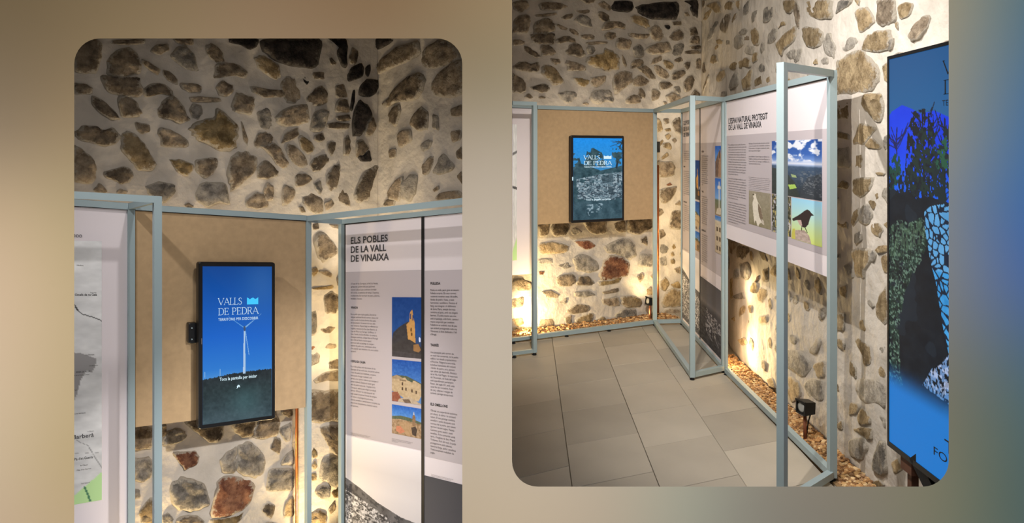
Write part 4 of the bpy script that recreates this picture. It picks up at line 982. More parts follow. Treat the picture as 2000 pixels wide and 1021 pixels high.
def pobles_panels(root, pl, ref, S, zbot, wdt):
    """panel one (title, texts, three photographs, town view) and panel two, on the line pl"""
    pl.S = S
    U = lambda x, y: tuple(c * S for c in ref.loc(x, y))
    uA = U(675, 439)[0]; uB = U(823.6, 430)[0]; u2 = U(829, 430)[0]; uE = uB + (uB - uA) * 1.05 if wdt is None else wdt
    vb = lambda u: pl.z + pl.slope * u - zbot
    p1 = slab('panel', pl, uA, uB, 0.0, vb(uA), -0.006, 0.0, M['panel'], root)
    p2 = slab('panel', pl, u2, uE, 0.0, vb(u2), -0.006, 0.0, M['panel'], root)
    slab('edge_strip', pl, uB, u2, -0.002, vb(uB), -0.008, 0.003, M['darkgap'], root)
    slab('edge_strip', pl, uA - 0.007, uA, -0.006, vb(uA), -0.008, 0.003, M['darkgap'], root)
    slab('edge_strip', pl, uA - 0.007, uE, -0.007, 0.0, -0.008, 0.003, M['darkgap'], root)
    def zone(par, a, b, y0, y1, ua, ub, m=M['zone'], nm='printed_zone'):
        v0 = U(a, y0)[1]; v1 = U(b, y1)[1]
        return slab(nm, pl, ua, ub, v0, v1, 0.0, 0.0007, m, par)
    zone(p1, 679, 676, 531, 847.8, uA + 0.002, uB - 0.002)
    zone(p2, 830, 830.5, 528.4, 891, u2 + 0.002, uE - 0.002)
    cp = lambda par, lines, x, y, c, st, m=M['ink'], xr=None, bold=0.0: caption(pl, lines, x, y, c, st, par, m, xr, bold, ref=ref)
    for t, x2, y in (("ELS POBLES", 758, 476), ("DE LA VALL", 754.6, 493.6), ("DE VINAIXA", 759.8, 511)):
        u, v = U(685.6, y); cap = U(685.6, y + 12.2)[1] - v
        words('lettering', pl, t, u, v, cap, U(x2, y)[0] - u, M['ink'], p1, 0.018)
    cp(p1, T_INTRO, 685.6, 555.4, 3.3, 5.8, M['inklite'], 756)
    cp(p1, ["VINAIXA"], 685.6, 602, 3.9, 6, M['ink'], 703, 0.03)
    cp(p1, T_VIN, 685.6, 614.6, 3.2, 5.55, M['inklite'], 761)
    cp(p1, ["L'ESPLUGA CALBA"], 685.6, 706.6, 3.9, 6, M['ink'], 722, 0.03)
    cp(p1, T_ESP, 685.6, 716.2, 3.2, 5.88, M['inklite'], 761)
    cp(p1, T_NOTE, 685.6, 845.0, 1.5, 2.2, M['inklite'], 752)
    cp(p1, T_NOTE, 766, 856.5, 1.5, 2.6, M['inklite'], 808)
    cp(p2, ["FULLEDA"], 841.4, 555.6, 4.6, 6, M['inkblack'], 864, 0.03)
    cp(p2, T_FUL, 841.4, 568, 3.7, 6.15, M['ink'], 912)
    cp(p2, ["TARRÉS"], 841.4, 675.4, 4.6, 6, M['inkblack'], 862, 0.03)
    cp(p2, T_TAR, 841.4, 689, 3.7, 6.1, M['ink'], 912)
    cp(p2, ["ELS OMELLONS"], 841.4, 790.8, 4.8, 6, M['inkblack'], 880, 0.03)
    cp(p2, T_OME, 841.4, 802.4, 3.7, 6.3, M['ink'], 912)
    cp(p2, T_NOTE, 843, 926.5, 1.5, 2.4, M['inklite'], 905)
    def ph(par, tl, br, w, h, fn, nm='photo_print'):
        (u0, v0), (u1, v1) = U(*tl), U(*br)
        r = Raster(pl, u0, min(u1, uE - 0.003), v0, v1, w, h); fn(r); r.build(nm, M['print'], par)
    ph(p1, (766, 580), (823.6, 700.5), 90, 180, church_night)
    ph(p1, (766, 701), (823.6, 791.5), 100, 140, castle)
    ph(p1, (766, 789), (823.6, 857), 100, 120, town)
    def strip(par, a, ua, ub, w, h, fn):
        r = Raster(pl, ua, ub, U(*a)[1], vb(ua) - 0.02, w, h); fn(r); r.build('photo_print', M['print'], par)
    strip(p1, (675.5, 849.5), uA + 0.002, uB - 0.002, 170, 320, bw_town)
    strip(p2, (830.5, 928), u2 + 0.002, uE - 0.002, 110, 220, bw_dark)
    return p1, p2, uE

# ================= LEFT ROOM =================
# --- map stand at the left edge
LB.z = 0; LB.slope = 0
def with_slope(pl, a, b):
    """origin at pixel a, top line through pixels a and b"""
    q = pl.at(*a); u, z = q.hit(*b); q.slope = (z - q.z) / u; return q
LBt = with_slope(LB, (315, 401.5), (597, 420.5))           # top of the fibreboard's rail
uP, vP = LBt.loc(255.5, 400)
root = empty('display_stand', (*LBt.P(uP - 0.6, 0).xy, LFLOOR))
tag(root, 'blue-grey steel frame stand with the map panel at the left edge', 'display stand', 'exhibition stands')
L1 = with_slope(LB, (145, 388.5), (249, 396.5))            # rear top rail of the map stand
L1f = with_slope(LB.shift(0.385), (145, 373.6), (314, 383.2))   # front top rail
uR = L1.loc(255.5, 400)[0]; uL = uR - 1.25
rail(L1, uL, uR + W / 2, 0, root, w=0.03)
post(L1, uR, 0.0, LFLOOR + 0.02, root, w=0.03)
post(L1, uL, 0.0, LFLOOR + 0.02, root)
ufR = L1f.loc(307, 385)[0]; ufL = ufR - 1.25
rail(L1f, ufL, ufR + W / 2, 0, root, w=0.029)
post(L1f, ufR, 0.0, LFLOOR + 0.02, root, w=0.031)
post(L1f, ufL, 0.0, LFLOOR + 0.02, root)
for (a, ua), (b, ub) in (((L1, uR), (L1f, ufR)), ((L1, uL), (L1f, ufL))):
    p, q = a.P(ua, 0.0), b.P(ub, 0.0)
    cross(p.xy, q.xy, (p.z, q.z), root)
    cross(p.xy, q.xy, (LFLOOR + 0.05, LFLOOR + 0.05), root)
for pl_, u_ in ((L1, uR), (L1, uL), (L1f, ufR), (L1f, ufL)): foot(pl_.P(u_, 0), LFLOOR, root)
beam('rail', (*L1.P(uL, 0).xy, LFLOOR + 0.036), (*L1.P(uR, 0).xy, LFLOOR + 0.036), W, M['metal'], root)
beam('rail', (*L1f.P(ufL, 0).xy, LFLOOR + 0.036), (*L1f.P(ufR, 0).xy, LFLOOR + 0.036), W, M['metal'], root)
Lm = with_slope(LB, (145, 402.5), (249, 409)); 
um = Lm.loc(248.5, 409)[0]
vbm = Lm.z - LFLOOR - 0.12
pan = slab('panel', Lm, um - 1.2, um, 0.002, vbm, -0.006, 0.0, M['panel'], root)
slab('edge_strip', Lm, um - 1.2, um, -0.004, 0.002, -0.008, 0.003, M['darkgap'], root)
uM1 = Lm.loc(198.6, 600)[0]; vM0 = Lm.loc(145, 469.4)[1]; vM1 = Lm.loc(145, 985)[1]
r = Raster(Lm, uM1 - 0.95, uM1, vM0, vM1, 190, 260); relief_map(r, None)
r.poly(r.px([(100, 690), (145, 688), (160, 690), (188, 700), (186, 715), (178, 728), (170, 722), (158, 740), (150, 770), (140, 790), (90, 780)]), (150, 148, 148))
r.poly(r.px([(60, 985), (145, 967), (200, 920), (200, 979), (145, 987), (60, 1000)]), (178, 214, 152))
r.line(r.px([(165, 950), (176, 977)]), .004, (70, 120, 90)); r.line(r.px([(145, 594), (152, 606), (160, 613), (185, 620), (200, 627)]), .0035, (60, 60, 60), 1, 2.2)
r.line(r.px([(120, 800), (150, 860), (172, 870), (190, 900), (200, 915)]), .002, (150, 150, 150), 1, 2.2); r.line(r.px([(145, 885), (200, 883)]), .0015, (160, 160, 160), 1, 2.2)
mp = r.build('map_print', M['print'], pan)
def maptext(t, x, y, cap, xr, m=M['inkblack'], bold=0.0):
    u, v = Lm.loc(x, y); k = Lm.loc(x, y + cap)[1] - v
    gw = Lm.loc(xr, y)[0] - u
    text('lettering', Lm, [t], u, v, k, 0, m, pan, widths=[gw], bold=bold, n=0.0024)
maptext("1:50 000", 118, 462, 6.0, 160, M['ink']); maptext("Nalec", 150, 519, 2.6, 163); maptext("els Omells de na Gaia", 138, 577.5, 4.4, 189, bold=.015); maptext("Santa Anna", 176, 572, 2, 188)
maptext("SERRA DE VILOBÍ", 148, 728, 3.0, 176); maptext("Coll de la Serra", 174, 715, 2.2, 191); maptext("mas de la Cova d'en Pere", 142, 734, 2.2, 174); maptext("La Floresta", 168, 694, 2.8, 184); maptext("el Tallat", 140, 763, 2.4, 152)
maptext("Coma del Batlle", 143, 809, 2.2, 167); maptext("de Barberà", 125, 859.5, 8.2, 183, M['ink'], .012); maptext("Pla d'en Guerra", 145, 899, 5.0, 181, M['ink'], .01); maptext("la Masó", 157, 910, 2.6, 171); maptext("Mas d'en Bernat", 150, 919, 2.2, 178); maptext("Cal Gassol", 158, 945, 2.2, 175)
maptext("La Blanca", 171, 843, 2.0, 183)

# --- fibreboard stand with the touch screen
root = empty('display_stand', (*LBt.P(0.3, 0).xy, LFLOOR))
tag(root, 'steel-railed fibreboard stand behind the wind turbine screen', 'display stand', 'exhibition stands')
uA0 = LBt.loc(263.2, 420)[0]; uA1 = LBt.loc(596.5, 420)[0]
rail(LBt, uA0, uA1, 0, root, n=0.002)
LBb = with_slope(LB, (315, 413.5), (597, 431.5))
v1a = LBb.loc(315, 828.4)[1]; v1b = LBb.loc(576, 796.5)[1]
slab('board', LBb, uA0 + 0.002, uA1 - 0.001, 0.002, (v1a + v1b) / 2, -0.012, 0.004, M['mdf'], root)
slab('edge_strip', LBb, uA0, uA1, -0.003, 0.002, -0.012, 0.006, M['darkgap'], root)

LT = with_slope(LB.shift(0.105), (388, 511.5), (538, 512.5))
def monitor(pl, tl, br, bez, dep, label, paint, npx, sensor, inset=0.02):
    u0, v0 = pl.loc(*tl); u1, v1 = pl.loc(*br)
    root = empty('touch_screen', pl.P((u0 + u1) / 2, v1, -dep))
    tag(root, label, 'screen', 'wall-mounted touch screens')
    slab('housing', pl, u0 + 0.004, u1 - 0.004, v0 + 0.004, v1 - 0.004, -0.05, -0.018, M['black'], root, 0.012)
    slab('back_housing', pl, u0 + inset, u1 - inset, v0 + 0.07, v1 - 0.07, -dep + 0.014, -0.05, M['black'], root, 0.02)
    slab('wall_bracket', pl, (u0 + u1) / 2 - 0.1, (u0 + u1) / 2 + 0.1, (v0 + v1) / 2 - 0.1, (v0 + v1) / 2 + 0.1, -dep + 0.004, -dep + 0.014, M['black'], root)
    slab('bezel', pl, u0, u1, v0, v1, -0.018, 0.0, M['black'], root, 0.012, 0.003)
    r = Raster(pl, u0 + bez[0], u1 - bez[0], v0 + bez[1], v1 - bez[1], *npx)
    paint(r)
    s = r.build('screen', M['screen'], root, n=0.0012)
    return root, s, (u0, u1, v0, v1)
def paint_turbine(r):
    r.grad([(0, (6, 66, 140)), (.15, (4, 76, 160)), (.45, (8, 96, 196)), (.66, (34, 118, 204)), (.72, (70, 140, 210)), (1, (40, 60, 70))])
    glow = np.exp(-((r.x - .85) / .3) ** 2 - ((r.y - .12) / .2) ** 2); r.mix(glow, (70, 110, 170), .45)
    hx = np.linspace(0, 1, 90); g = random.Random(5)
    ridge = [(x, .722 - .03 * x - .012 * math.sin(3 * x) - g.uniform(0, .008)) for x in hx]
    m = r.inside(ridge + [(1, 1), (0, 1)])
    r.grad([(0, (22, 34, 42)), (.70, (22, 34, 40)), (.8, (30, 48, 52)), (1, (58, 78, 86))], m); r.noise(26, 60, 14, 71, m); r.noise(4, 8, 12, 72, m)
    r.mix(np.exp(-((r.x - .6) / .22) ** 2 - ((r.y - .88) / .1) ** 2), (64, 104, 108), .5)
    tw = [(.580, .405), (.597, .405), (.608, .70), (.570, .70)]
    r.poly(tw, (150, 186, 220)); r.poly([(.580, .405), (.588, .405), (.590, .70), (.570, .70)], (186, 208, 232))
    r.poly([(.59, .398), (.595, .408), (.37, .328), (.345, .318)], (110, 170, 224), .8); r.poly([(.592, .408), (.584, .398), (.82, .322), (.84, .312)], (150, 196, 234), .8); r.poly([(.588, .405), (.600, .40), (.66, .58), (.654, .585)], (150, 190, 230), .8)
    r.line([(.59, .404), (.592, .408)], .016, (60, 80, 110)); r.line([(.24, .70), (.24, .66)], .004, (120, 170, 220)); r.line([(.03, .70), (.03, .67)], .004, (120, 170, 220))
root, scr, (u0, u1, v0, v1) = monitor(LT, (388, 511.5), (537.5, 818), (0.0185, 0.021), 0.097, 'black portrait touch screen showing a wind turbine under blue sky', paint_turbine, (190, 390), None)
def logo(pl, scr, p_valls, w1, p_pedra, w2, cap, p_ter, w3, cap3, box_tl, box_br, n=0.0026, m=M['glowtext'], m2=M['glowcyan'], wt=1.0):
    cpx = lambda p, c: pl.loc(p[0], p[1] + c)[1] - pl.loc(*p)[1]
    u, v = pl.loc(*p_valls); serif_text('lettering', pl, 'VALLS', u, v, cpx(p_valls, cap), pl.loc(p_valls[0] + w1, p_valls[1])[0] - u, m, scr, n, wt)
    u, v = pl.loc(*p_pedra); serif_text('lettering', pl, 'DE PEDRA', u, v, cpx(p_pedra, cap), pl.loc(p_pedra[0] + w2, p_pedra[1])[0] - u, m, scr, n, wt)
    u, v = pl.loc(*p_ter); text('lettering', pl, ['TERRITORIS PER DESCOBRIR'], u, v, cpx(p_ter, cap3), 0, m, scr, widths=[pl.loc(p_ter[0] + w3, p_ter[1])[0] - u], n=n, res=2)
    a, b = pl.loc(*box_tl); c, d = pl.loc(*box_br); h = d - b
    top = [(0, .0), (.12, .10), (.25, .28), (.42, .10), (.55, .04), (.72, .26), (.88, .16), (1, 0)]
    V = [pl.P(a + (c - a) * x, b + h * y, n) for x, y in top] + [pl.P(c, d, n), pl.P(a, d, n)]
    mesh_obj('logo', V, [list(range(len(V)))], m2, scr)
logo(LT, scr, (426, 595.5), 47, (426, 615), 78.5, 13.2, (426, 626.5), 78, 5.2, (482, 580.5), (504, 593.5), wt=.7)
def ptext(pl, t, x, y, cap, xr, m, par, bold=0.0, n=0.0026, res=2):
    u, v = pl.loc(x, y); k = pl.loc(x, y + cap)[1] - v
    return text('lettering', pl, [t], u, v, k, 0, m, par, widths=[pl.loc(xr, y)[0] - u], bold=bold, n=n, res=res)
ptext(LT, 'Toca la pantalla per iniciar', 428.5, 743.5, 6.2, 501.5, M['glowtext'], scr, .012)
u, v = LT.loc(465, 754)     # small pointing-hand symbol
V = [LT.P(u + x * .001, v + y * .001, .0026) for x, y in ((-3, -5), (0, -9), (3, -5), (9, -6), (5, -1), (11, 4), (6, 5), (1, 1), (-2, 8), (-9, 11), (-5, 3), (-8, -1))]
mesh_obj('hand_symbol', V, [list(range(len(V)))], M['glowtext'], scr)
s = slab('brand_lettering', LT, *[LT.loc(x, 660)[0] for x in (393.2, 394.6)], *[LT.loc(393, y)[1] for y in (660.5, 672)], 0.0, 0.0012, M['inklite'], root)
tb = LT.shift(-0.06)
b_ = slab('side_bracket', tb, *[tb.loc(x, 650)[0] for x in (368, 386)], *[tb.loc(368, y)[1] for y in (631, 671)], -0.03, 0.004, M['black'], root, 0.008, 0.003)
for y in (640, 662): slab('screw', tb, *[tb.loc(x, y)[0] for x in (373, 375.4)], *[tb.loc(373, yy)[1] for yy in (y - 1.3, y + 1.3)], 0.004, 0.006, M['metal'], b_, 0.0015)

# --- text panel stand
LEp = with_slope(LE, (675, 439), (903.5, 415.7))
root = empty('display_stand', (*LE.P(0.5, 0, 0.1).xy, LFLOOR))
tag(root, 'box frame stand holding the village text panels beside the wind turbine screen', 'display stand', 'exhibition stands')
p1, p2, uE = pobles_panels(root, LEp, LEp, 1.0, LFLOOR + 0.06, LEp.loc(675, 439)[0] + 1.085)
LEt = with_slope(LE, (672, 428), (903.5, 404.5))
uC = LEt.loc(668.6, 430)[0]
rail(LEt, uC, LEt.loc(672, 428)[0] + 1.10, 0.0, root, w=0.026)
post(LEt, uC, 0.0, LFLOOR + 0.02, root, n=0.004)
Apt = LBt.P(LBt.loc(601.5, 421)[0], 0)
LF = Plane((Apt.x, Apt.y), (0.7546, -0.6562))
LFt = with_slope(LF, (600, 421.5), (903, 386.5))
uA_ = LFt.loc(601.5, 421)[0]; uB_ = uA_ + 1.30
rail(LFt, uA_ - W / 2, uB_, 0.0, root, w=0.030)
post(LFt, uA_, 0.0, LFLOOR + 0.02, root); post(LFt, uB_, 0.0, LFLOOR + 0.02, root)
pa, pc = LFt.P(uA_, 0.008), LEt.P(uC, -0.001)
cross(pa.xy, pc.xy, (pa.z, pc.z), root)
cross(pa.xy, pc.xy, (LFLOOR + 0.05, LFLOOR + 0.05), root)
for p in (pa, pc, LFt.P(uB_, 0)): foot(p, LFLOOR, root)
beam('rail', (*pa.xy, LFLOOR + 0.036), (*LFt.P(uB_, 0).xy, LFLOOR + 0.036), W, M['metal'], root)
beam('rail', (*pc.xy, LFLOOR + 0.036), (*LEt.P(1.0, 0).xy, LFLOOR + 0.036), W, M['metal'], root)
# the grey board edge left of the corner post
u = LBt.loc(594.5, 500)[0]
# --- copper pipe behind the fibreboard
lp = LWB.shift(0.045)
u, z = lp.hit(579.6, 900)
pp = lp.P(u, 0)
tag(tube('copper_pipe', [(pp.x, pp.y, LFLOOR), (pp.x, pp.y, 0.2), (pp.x, pp.y, 1.15)], 0.0085, M['copper']), 'copper pipe running up the stone wall below the fibreboard of the wind turbine screen', 'pipe', 'copper pipes')

# ================= RIGHT ROOM =================
TOPZ = 2.06
def level(pl, z=TOPZ):
    q = pl.shift(0.0); q.z = z; q.slope = 0.0; return q
# --- map stand cut by the left edge of the right opening
root = empty('display_stand', (*RB.P(-0.1, 0).xy, 0))
tag(root, 'steel frame stand with the map panel left of the dry stone wall screen', 'display stand', 'exhibition stands')
R1 = level(RB); R1f = level(RB.shift(0.385))
uR = R1.hit(1045.5, 300)[0]; uL = (-0.005 - R1.o.x) / R1.d.x
ufR = R1f.hit(1043.5, 300)[0]; ufL = (0.0 - R1f.o.x) / R1f.d.x
zt = EYE + (HY - 199) / F * R1f.P(ufR, 0).y
R1f.z = zt
rail(R1, uL, uR + W / 2, 0, root); post(R1, uR, 0, 0.02, root); rail(R1, uL, uR, TOPZ - 0.05, root)
rail(R1f, ufL, ufR + W / 2, 0, root, w=0.03); post(R1f, ufR, 0, 0.02, root, w=0.033); rail(R1f, ufL, ufR, zt - 0.05, root)
p, q = R1.P(uR, 0), R1f.P(ufR, 0)
cross(p.xy, q.xy, (TOPZ, zt), root); cross(p.xy, q.xy, (0.05, 0.05), root)
foot(q, 0, root); foot(p, 0, root); foot(R1f.P(ufL + 0.02, 0), 0, root); foot(R1.P(uL + 0.02, 0), 0, root)
zb = EYE + (HY - 537) / F * R1.P(uL, 0).y
pan = slab('panel', R1, uL + 0.002, uR - W / 2, 0.032, TOPZ - zb, 0.006, 0.012, M['panel'], root)
slab('edge_strip', R1, uL + 0.002, uR - W / 2, 0.028, 0.032, 0.004, 0.014, M['darkgap'], root)
q = R1.shift(0.012)
um = q.hit(1009.5, 300)[0]
r = Raster(q, uL + 0.004, um, TOPZ - (EYE + (HY - 243) / F * 6.2), TOPZ - (EYE + (HY - 508) / F * 6.2), 40, 200); relief_map(r, None)
r.poly([(0, .93), (1, .83), (1, 1), (0, 1)], (178, 214, 152)); r.line([(0, .46), (1, .47)], .01, (90, 90, 90)); r.line([(0, .22), (1, .2)], .01, (120, 120, 120))
r.build('map_print', M['print'], pan)

# --- fibreboard stand
R2 = level(RB)
uA0 = uR + W / 2 + 0.002; uA1 = R2.hit(1274.5, 300)[0]
root = empty('display_stand', (*RB.P(0.6, 0).xy, 0))
tag(root, 'steel-railed fibreboard stand behind the dry stone wall screen', 'display stand', 'exhibition stands')
rail(R2, uA0, uA1, 0, root, w=0.033)
rail(R2, uA0, uA1, TOPZ - 0.055, root, w=0.036)
slab('board', R2, uA0 + 0.001, uA1 - 0.001, 0.036, TOPZ - 1.016, -0.008, 0.008, M['mdf'], root)
slab('edge_strip', R2, uA0, uA1, 0.033, 0.036, -0.008, 0.01, M['darkgap'], root)
for u in (uA0 + 0.3, uA0 + 0.75): foot(R2.P(u, 0), 0.0, root)

RT = level(RB.shift(0.075))
def paint_drystone(r):
    r.grad([(0, (16, 140, 230)), (.15, (30, 140, 220)), (.28, (50, 140, 205)), (1, (60, 90, 110))])
    g = random.Random(9)
    m = r.inside([(0, .40), (.1, .30), (.3, .34), (.55, .40), (1, .34), (1, 1), (0, 1)])
    m |= r.inside([(.8, .12), (1, .10), (1, .33), (.86, .3), (.78, .2)]) & (value_noise(r.w, r.h, 10, 18, 81) > .42)
    m |= r.inside([(.2, .35), (.28, .14), (.4, .12), (.58, .18), (.66, .35)]) & (value_noise(r.w, r.h, 14, 26, 82) > .38)
    m |= r.inside([(0, .4), (0, .18), (.1, .2), (.2, .4)]) & (value_noise(r.w, r.h, 14, 26, 83) > .52)
    r.mix(m, (46, 76, 86)); r.noise(14, 26, 30, 84, m)
    for k in range(12):
        x = g.uniform(.72, 1); r.line([(1, .02 + g.uniform(0, .1)), (x, g.uniform(.02, .14))], .006, (40, 56, 66), .8, 1.7)
    r.line([(.9, .3), (.88, .36)], .02, (34, 50, 60)); 
    w = r.inside([(.06, .50), (.5, .45), (1, .42), (1, .76), (.5, .78), (.08, .74)]) & (value_noise(r.w, r.h, 12, 20, 90) > .30)
    r.mix(w, (104, 128, 140)); r.noise(10, 16, 34, 85, w); r.speckle(20, 70, .56, (46, 64, 76), 86, w, .85, 3); r.speckle(22, 80, .60, (176, 192, 200), 87, w, .75, 3)
    pts = np.random.default_rng(8).random((420, 2)); d1 = np.full((r.h, r.w), 9.0); d2 = d1.copy()
    for a_, b_ in pts:
        d = np.hypot((r.x - a_), (r.y - b_) * 3.2); d2 = np.minimum(d2, np.maximum(d, d1)); d1 = np.minimum(d1, d)
    r.mix(w & (d2 - d1 < .008) & (r.y > .56), (44, 60, 72), .7)
    r.mix(r.inside([(.55, .48), (.8, .44), (.82, .54), (.6, .56)]), (44, 64, 74), .6); r.mix(r.inside([(.70, .60), (.8, .60), (.82, .70), (.72, .70)]), (40, 58, 68), .7); r.mix(r.inside([(.89, .45), (.93, .45), (.93, .55), (.90, .55)]), (34, 50, 60), .8)
    lo = r.y > .75 + .04 * value_noise(r.w, r.h, 6, 4, 91); r.mix(lo, (52, 80, 92), .85); r.noise(8, 12, 26, 88, lo); r.speckle(20, 44, .60, (170, 192, 204), 89, r.inside([(.25, .82), (.6, .80), (.55, .93), (.3, .95)]), .7, 3)
    r.noise(40, 70, 12, 92)
root, scr, _ = monitor(RT, (1115.5, 264), (1219, 430.5), (0.022, 0.024), 0.067, 'black portrait touch screen showing a dry stone wall and trees', paint_drystone, (160, 290), None, 0.05)
logo(RT, scr, (1140, 311), 32, (1140.5, 322), 54, 7.6, (1140.5, 327.6), 54, 3.0, (1179, 303.5), (1194, 310), m2=M['glowtext'], wt=1.15)
ptext(RT, 'Toca la pantalla per iniciar', 1144, 391.5, 3.2, 1194, M['glowtext'], scr, .02)
tb = RT.shift(-0.03)
slab('side_bracket', tb, *[tb.hit(x, 350)[0] for x in (1113.8, 1118)], *[tb.loc(1114, y)[1] for y in (330, 352)], -0.02, 0.004, M['black'], root, 0.004)
slab('status_light', RT, *[RT.hit(x, 350)[0] for x in (1117.6, 1119.4)], *[RT.loc(1118, y)[1] for y in (345.5, 352.5)], 0.0, 0.0015, M['glowtext'], root)

# --- text panel stand
Av, Bv, Cv, Dv = (Vector(p) for p in ((1.360, 6.83), (1.307, 5.20), (1.627, 6.86), (1.588, 5.37)))
RE = Plane((Cv.x, Cv.y), (Dv.x - Cv.x, Dv.y - Cv.y), TOPZ - 0.030)
root = empty('display_stand', ((Av.x + Dv.x) / 2, (Av.y + Dv.y) / 2, 0))
tag(root, 'tall open box frame stand with village text panels in the far right corner', 'display stand', 'exhibition stands')
def upost(p, root, z0=0.02, w=W):
    d = RE.d; vs = []
    for z in (z0, TOPZ):
        for a, b in ((-1, -1), (1, -1), (1, 1), (-1, 1)): vs.append((p.x + (d.x * a + RE.n.x * b) * w / 2, p.y + (d.y * a + RE.n.y * b) * w / 2, z))
    return mesh_obj('post', vs, [(0, 1, 2, 3), (4, 5, 6, 7), (0, 1, 5, 4), (1, 2, 6, 5), (2, 3, 7, 6), (3, 0, 4, 7)], M['metal'], root)
for p in (Av, Bv, Cv, Dv): upost(p, root, w=0.036 if p is not Cv else 0.02); foot(p, 0, root)
for p, q in ((Av, Bv), (Cv, Dv), (Av, Cv), (Bv, Dv)):
    cross(p, q, (TOPZ, TOPZ), root, 0.034); cross(p, q, (0.054, 0.054), root, 0.034)
LEp.S = 1.0
S = 0.702 / (LEp.loc(823.6, 430)[0] - LEp.loc(675, 439)[0])
ru = Plane((Cv.x + RE.d.x * 0.022, Cv.y + RE.d.y * 0.022), RE.d, TOPZ - 0.036)
p1, p2, uE = pobles_panels(root, ru, LEp, S, 0.055, (Dv - Cv).length - 0.022 - 0.02)
for k, (fn, y0, y1) in enumerate(((church_day, 285, 345.5), (cross_print, 347.5, 418), (house_print, 420, 491))):
    ua = ru.hit(1397.5, 300)[0]; ub = uE - 0.004
    Ym = ru.P(ua, 0).y
    z = lambda y: ru.z - (EYE + (HY - y) / F * Ym)
    r = Raster(ru, ua, ub, z(y0), z(y1), 40, 60); fn(r); r.build('photo_print', M['print'], p2, n=0.004)

# --- nature panel stand with its open end frame
Fv, Gv = Vector((1.607, 3.60)), Vector((1.238, 3.285))
D2 = Dv + (Fv - Dv).normalized() * 0.055
root = empty('display_stand', ((Dv.x + Fv.x) / 2, (Dv.y + Fv.y) / 2, 0))
tag(root, 'steel stand with the nature panel of landscape and bird photographs', 'display stand', 'exhibition stands')
RN = Plane((D2.x, D2.y), (Fv.x - D2.x, Fv.y - D2.y), TOPZ)
LN = (Fv - D2).length
for p, w in ((D2, 0.02), (Fv, 0.036), (Gv, 0.036)): 
    d_ = (Fv - Gv).normalized() if p is Gv else RN.d
    vs = []
    n_ = Vector((d_.y, -d_.x))
    for z in (0.02, TOPZ):
        for a, b in ((-1, -1), (1, -1), (1, 1), (-1, 1)): vs.append((p.x + (d_.x * a + n_.x * b) * w / 2, p.y + (d_.y * a + n_.y * b) * w / 2, z))
    mesh_obj('post', vs, [(0, 1, 2, 3), (4, 5, 6, 7), (0, 1, 5, 4), (1, 2, 6, 5), (2, 3, 7, 6), (3, 0, 4, 7)], M['metal'], root); foot(p, 0, root)
for p, q in ((D2, Fv), (Fv, Gv)):
    cross(p, q, (TOPZ, TOPZ), root, 0.034); cross(p, q, (0.054, 0.054), root, 0.034)
q2 = Plane((D2.x, D2.y), RN.d, TOPZ - 0.034)
zbp = TOPZ - 0.034 - 1.015
pan = slab('panel', q2, 0.012, LN - 0.035, 0.004, zbp, -0.004, 0.002, M['panel'], root)
slab('edge_strip', q2, 0.012, LN - 0.03, 0.0, 0.004, -0.006, 0.005, M['darkgap'], root)
slab('edge_strip', q2, LN - 0.035, LN - 0.028, 0.0, zbp, -0.006, 0.005, M['darkgap'], root)
q3 = q2.shift(0.002)
zone_v0 = (q3.loc(1419, 266.7)[1] + q3.loc(1612, 249.5)[1]) / 2; zone_v1 = (q3.loc(1419, 435.6)[1] + q3.loc(1612, 501)[1]) / 2
slab('printed_zone', q3, 0.014, LN - 0.037, zone_v0, zone_v1, 0.0, 0.0007, M['zone'], pan)
for t, x2, y in (("L'ESPAI NATURAL PROTEGIT", 1499.6, 241.5), ("DE LA VALL DE VINAIXA", 1487.5, 254)):
    u, v = q3.loc(1423.5, y); k = q3.loc(1423.5, y + 10.2)[1] - v
    words('lettering', q3, t, u, v, k, q3.loc(x2, y)[0] - u, M['ink'], pan, .014)
def para(x, y, xr, n, st, src, cap=2.6, m=M['inklite']):
    u, v = q3.loc(x, y); k = q3.loc(x, y + 10)[1] - v
    text('lettering', q3, src[:n], u, v, cap * k / 10, st * k / 10, m, pan, widths=[(q3.loc(xr, y)[0] - u) * (0.55 if i == n - 1 else random.Random(i * 7 + n).uniform(.93, 1)) for i in range(n)])
para(1423, 284, 1458.5, 13, 4.7, T_VIN[:6] + T_ESP[:7]); para(1423, 349, 1458.5, 9, 4.7, T_ESP[3:12]); para(1423, 395, 1458.5, 9, 4.7, T_INTRO[:5] + T_VIN[8:12])
para(1463, 281.5, 1505.5, 4, 4.6, T_TAR[:4] and T_ESP[1:5]); para(1463, 306.5, 1505.5, 4, 4.6, T_VIN[4:8]); para(1463, 346, 1505, 8, 3.4, T_VIN[:8], 1.5)
def nph(tl, br, w, h, fn, n=0.0016):
    u0, v0 = q3.loc(*tl); u1, v1 = q3.loc(*br)
    r = Raster(q3, u0, u1, v0, v1, w, h); fn(r); r.build('photo_print', M['print'], pan, n=n)
